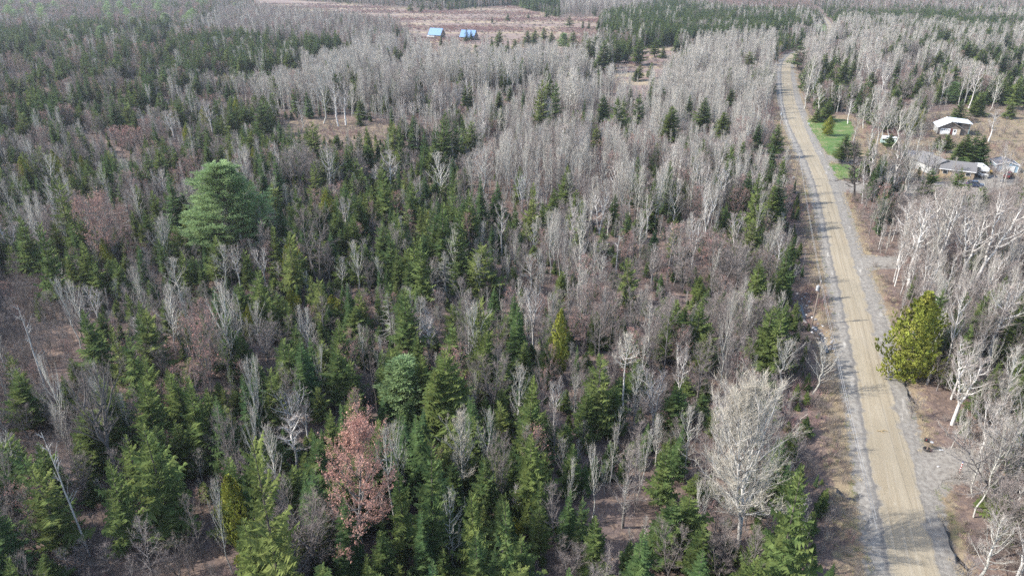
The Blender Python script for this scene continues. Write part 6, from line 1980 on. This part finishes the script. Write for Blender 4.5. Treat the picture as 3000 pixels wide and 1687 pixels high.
# young evergreens low in the woods
sx_, sy_, r_ = cover(38, 300, 2.6, 21)
a, b, _ = project(sx_, sy_, 0)
green = poly_mask(P_([(1200, 560), (2000, 560), (2090, 1200), (2090, 1460), (1250, 1460), (1350, 900)]), a, b) * .58 + poly_mask(P_([(250, 350), (1250, 350), (1300, 1300), (250, 1250)]), a, b) * .30 + poly_mask(P_([(2300, 850), (2800, 850), (2800, 1460), (2440, 1460)]), a, b) * .30 + poly_mask(P_([(1740, 1200), (2090, 1130), (2090, 1500), (1740, 1500)]), a, b) * .2
ok = (r_.random(len(sx_)) < green) & clear_of(sx_, sy_, 5, 5.0, [Z_YARD] + Z_DRIVES + [P_([(1430, 1290), (1620, 1225), (1700, 1235), (1640, 1400), (1500, 1430)])])
sx_, sy_ = sx_[ok], sy_[ok]
k = len(sx_)
hh = r_.uniform(1.0, 3.6, k)
ww = hh * r_.uniform(1.0, 1.7, k)
YOUNG = [m_ for m_, _ in KINDS['F']['full']][:3]
scatter('sapling_undergrowth', 'low young evergreen undergrowth beneath the bare trees', 'undergrowth', YOUNG, sx_, sy_, ground_z(sx_, sy_) - .03, np.stack([np.zeros(k), np.zeros(k), r_.uniform(0, 6.28, k)], 1), np.stack([ww, ww, hh], 1), r_.integers(0, 3, k))

# grass along the road, in the clearing and in the yard
gx_, gy_, r_ = cover(40, 300, .75, 31)
ro = road_off(gx_, gy_)
a, b, _ = project(gx_, gy_, 0)
ok = (((ro < -.15) & (ro > -5.0)) | ((ro > .15) & (ro < 3.6))) & (r_.random(len(gx_)) < .55)
for pts, dep, wid in DITCHES:
    ok &= seg_dist(pts, gx_, gy_) > .75
yard = (poly_mask(Z_YARD, a, b) | poly_mask(Z_CLEAR, a, b)) & (r_.random(len(gx_)) < .16) & ~poly_mask(Z_LAWN_A, a, b) & ~poly_mask(Z_LAWN_B, a, b)
ok |= yard
for zn in Z_DRIVES:
    ok &= ~poly_mask(zn, a, b)
gx_, gy_ = gx_[ok], gy_[ok]
k = len(gx_)
hh = r_.uniform(.12, .55, k)
ww = r_.uniform(.35, 1.0, k)
pg = np.sin(gx_ * .3 + gy_ * .11) * np.sin(gy_ * .17)
scatter('grass', 'dry tan and olive grass along both road edges', 'grass', [tuft(501 + i).mesh('grass_tuft', ['dry_grass']) for i in range(3)] + [tuft(511).mesh('grass_tuft', ['green_grass'])], gx_, gy_, ground_z(gx_, gy_) - .02, np.stack([np.zeros(k), np.zeros(k), r_.uniform(0, 6.28, k)], 1), np.stack([ww, ww, hh], 1), np.where(r_.random(k) < .14 + .22 * (pg > .3), 3, r_.integers(0, 3, k)))

# ---------------------------------------------------------------- air: one closed box of thin haze round the camera and everything that stands here
g = Geo()
g.box((0, 2400, 36.5), (9000, 6000, 81))
hz = g.part('haze', [])
m, nt, out = new_mat('haze_air')
v = N(nt, 'ShaderNodeVolumePrincipled')
v.inputs['Color'].default_value = (0.80, 0.84, 0.90, 1)
v.inputs['Density'].default_value = HAZE
v.inputs['Anisotropy'].default_value = .3
L(nt, v.outputs[0], out.inputs['Volume'])
hz.data.materials.append(m)
tag(hz, kind='stuff')
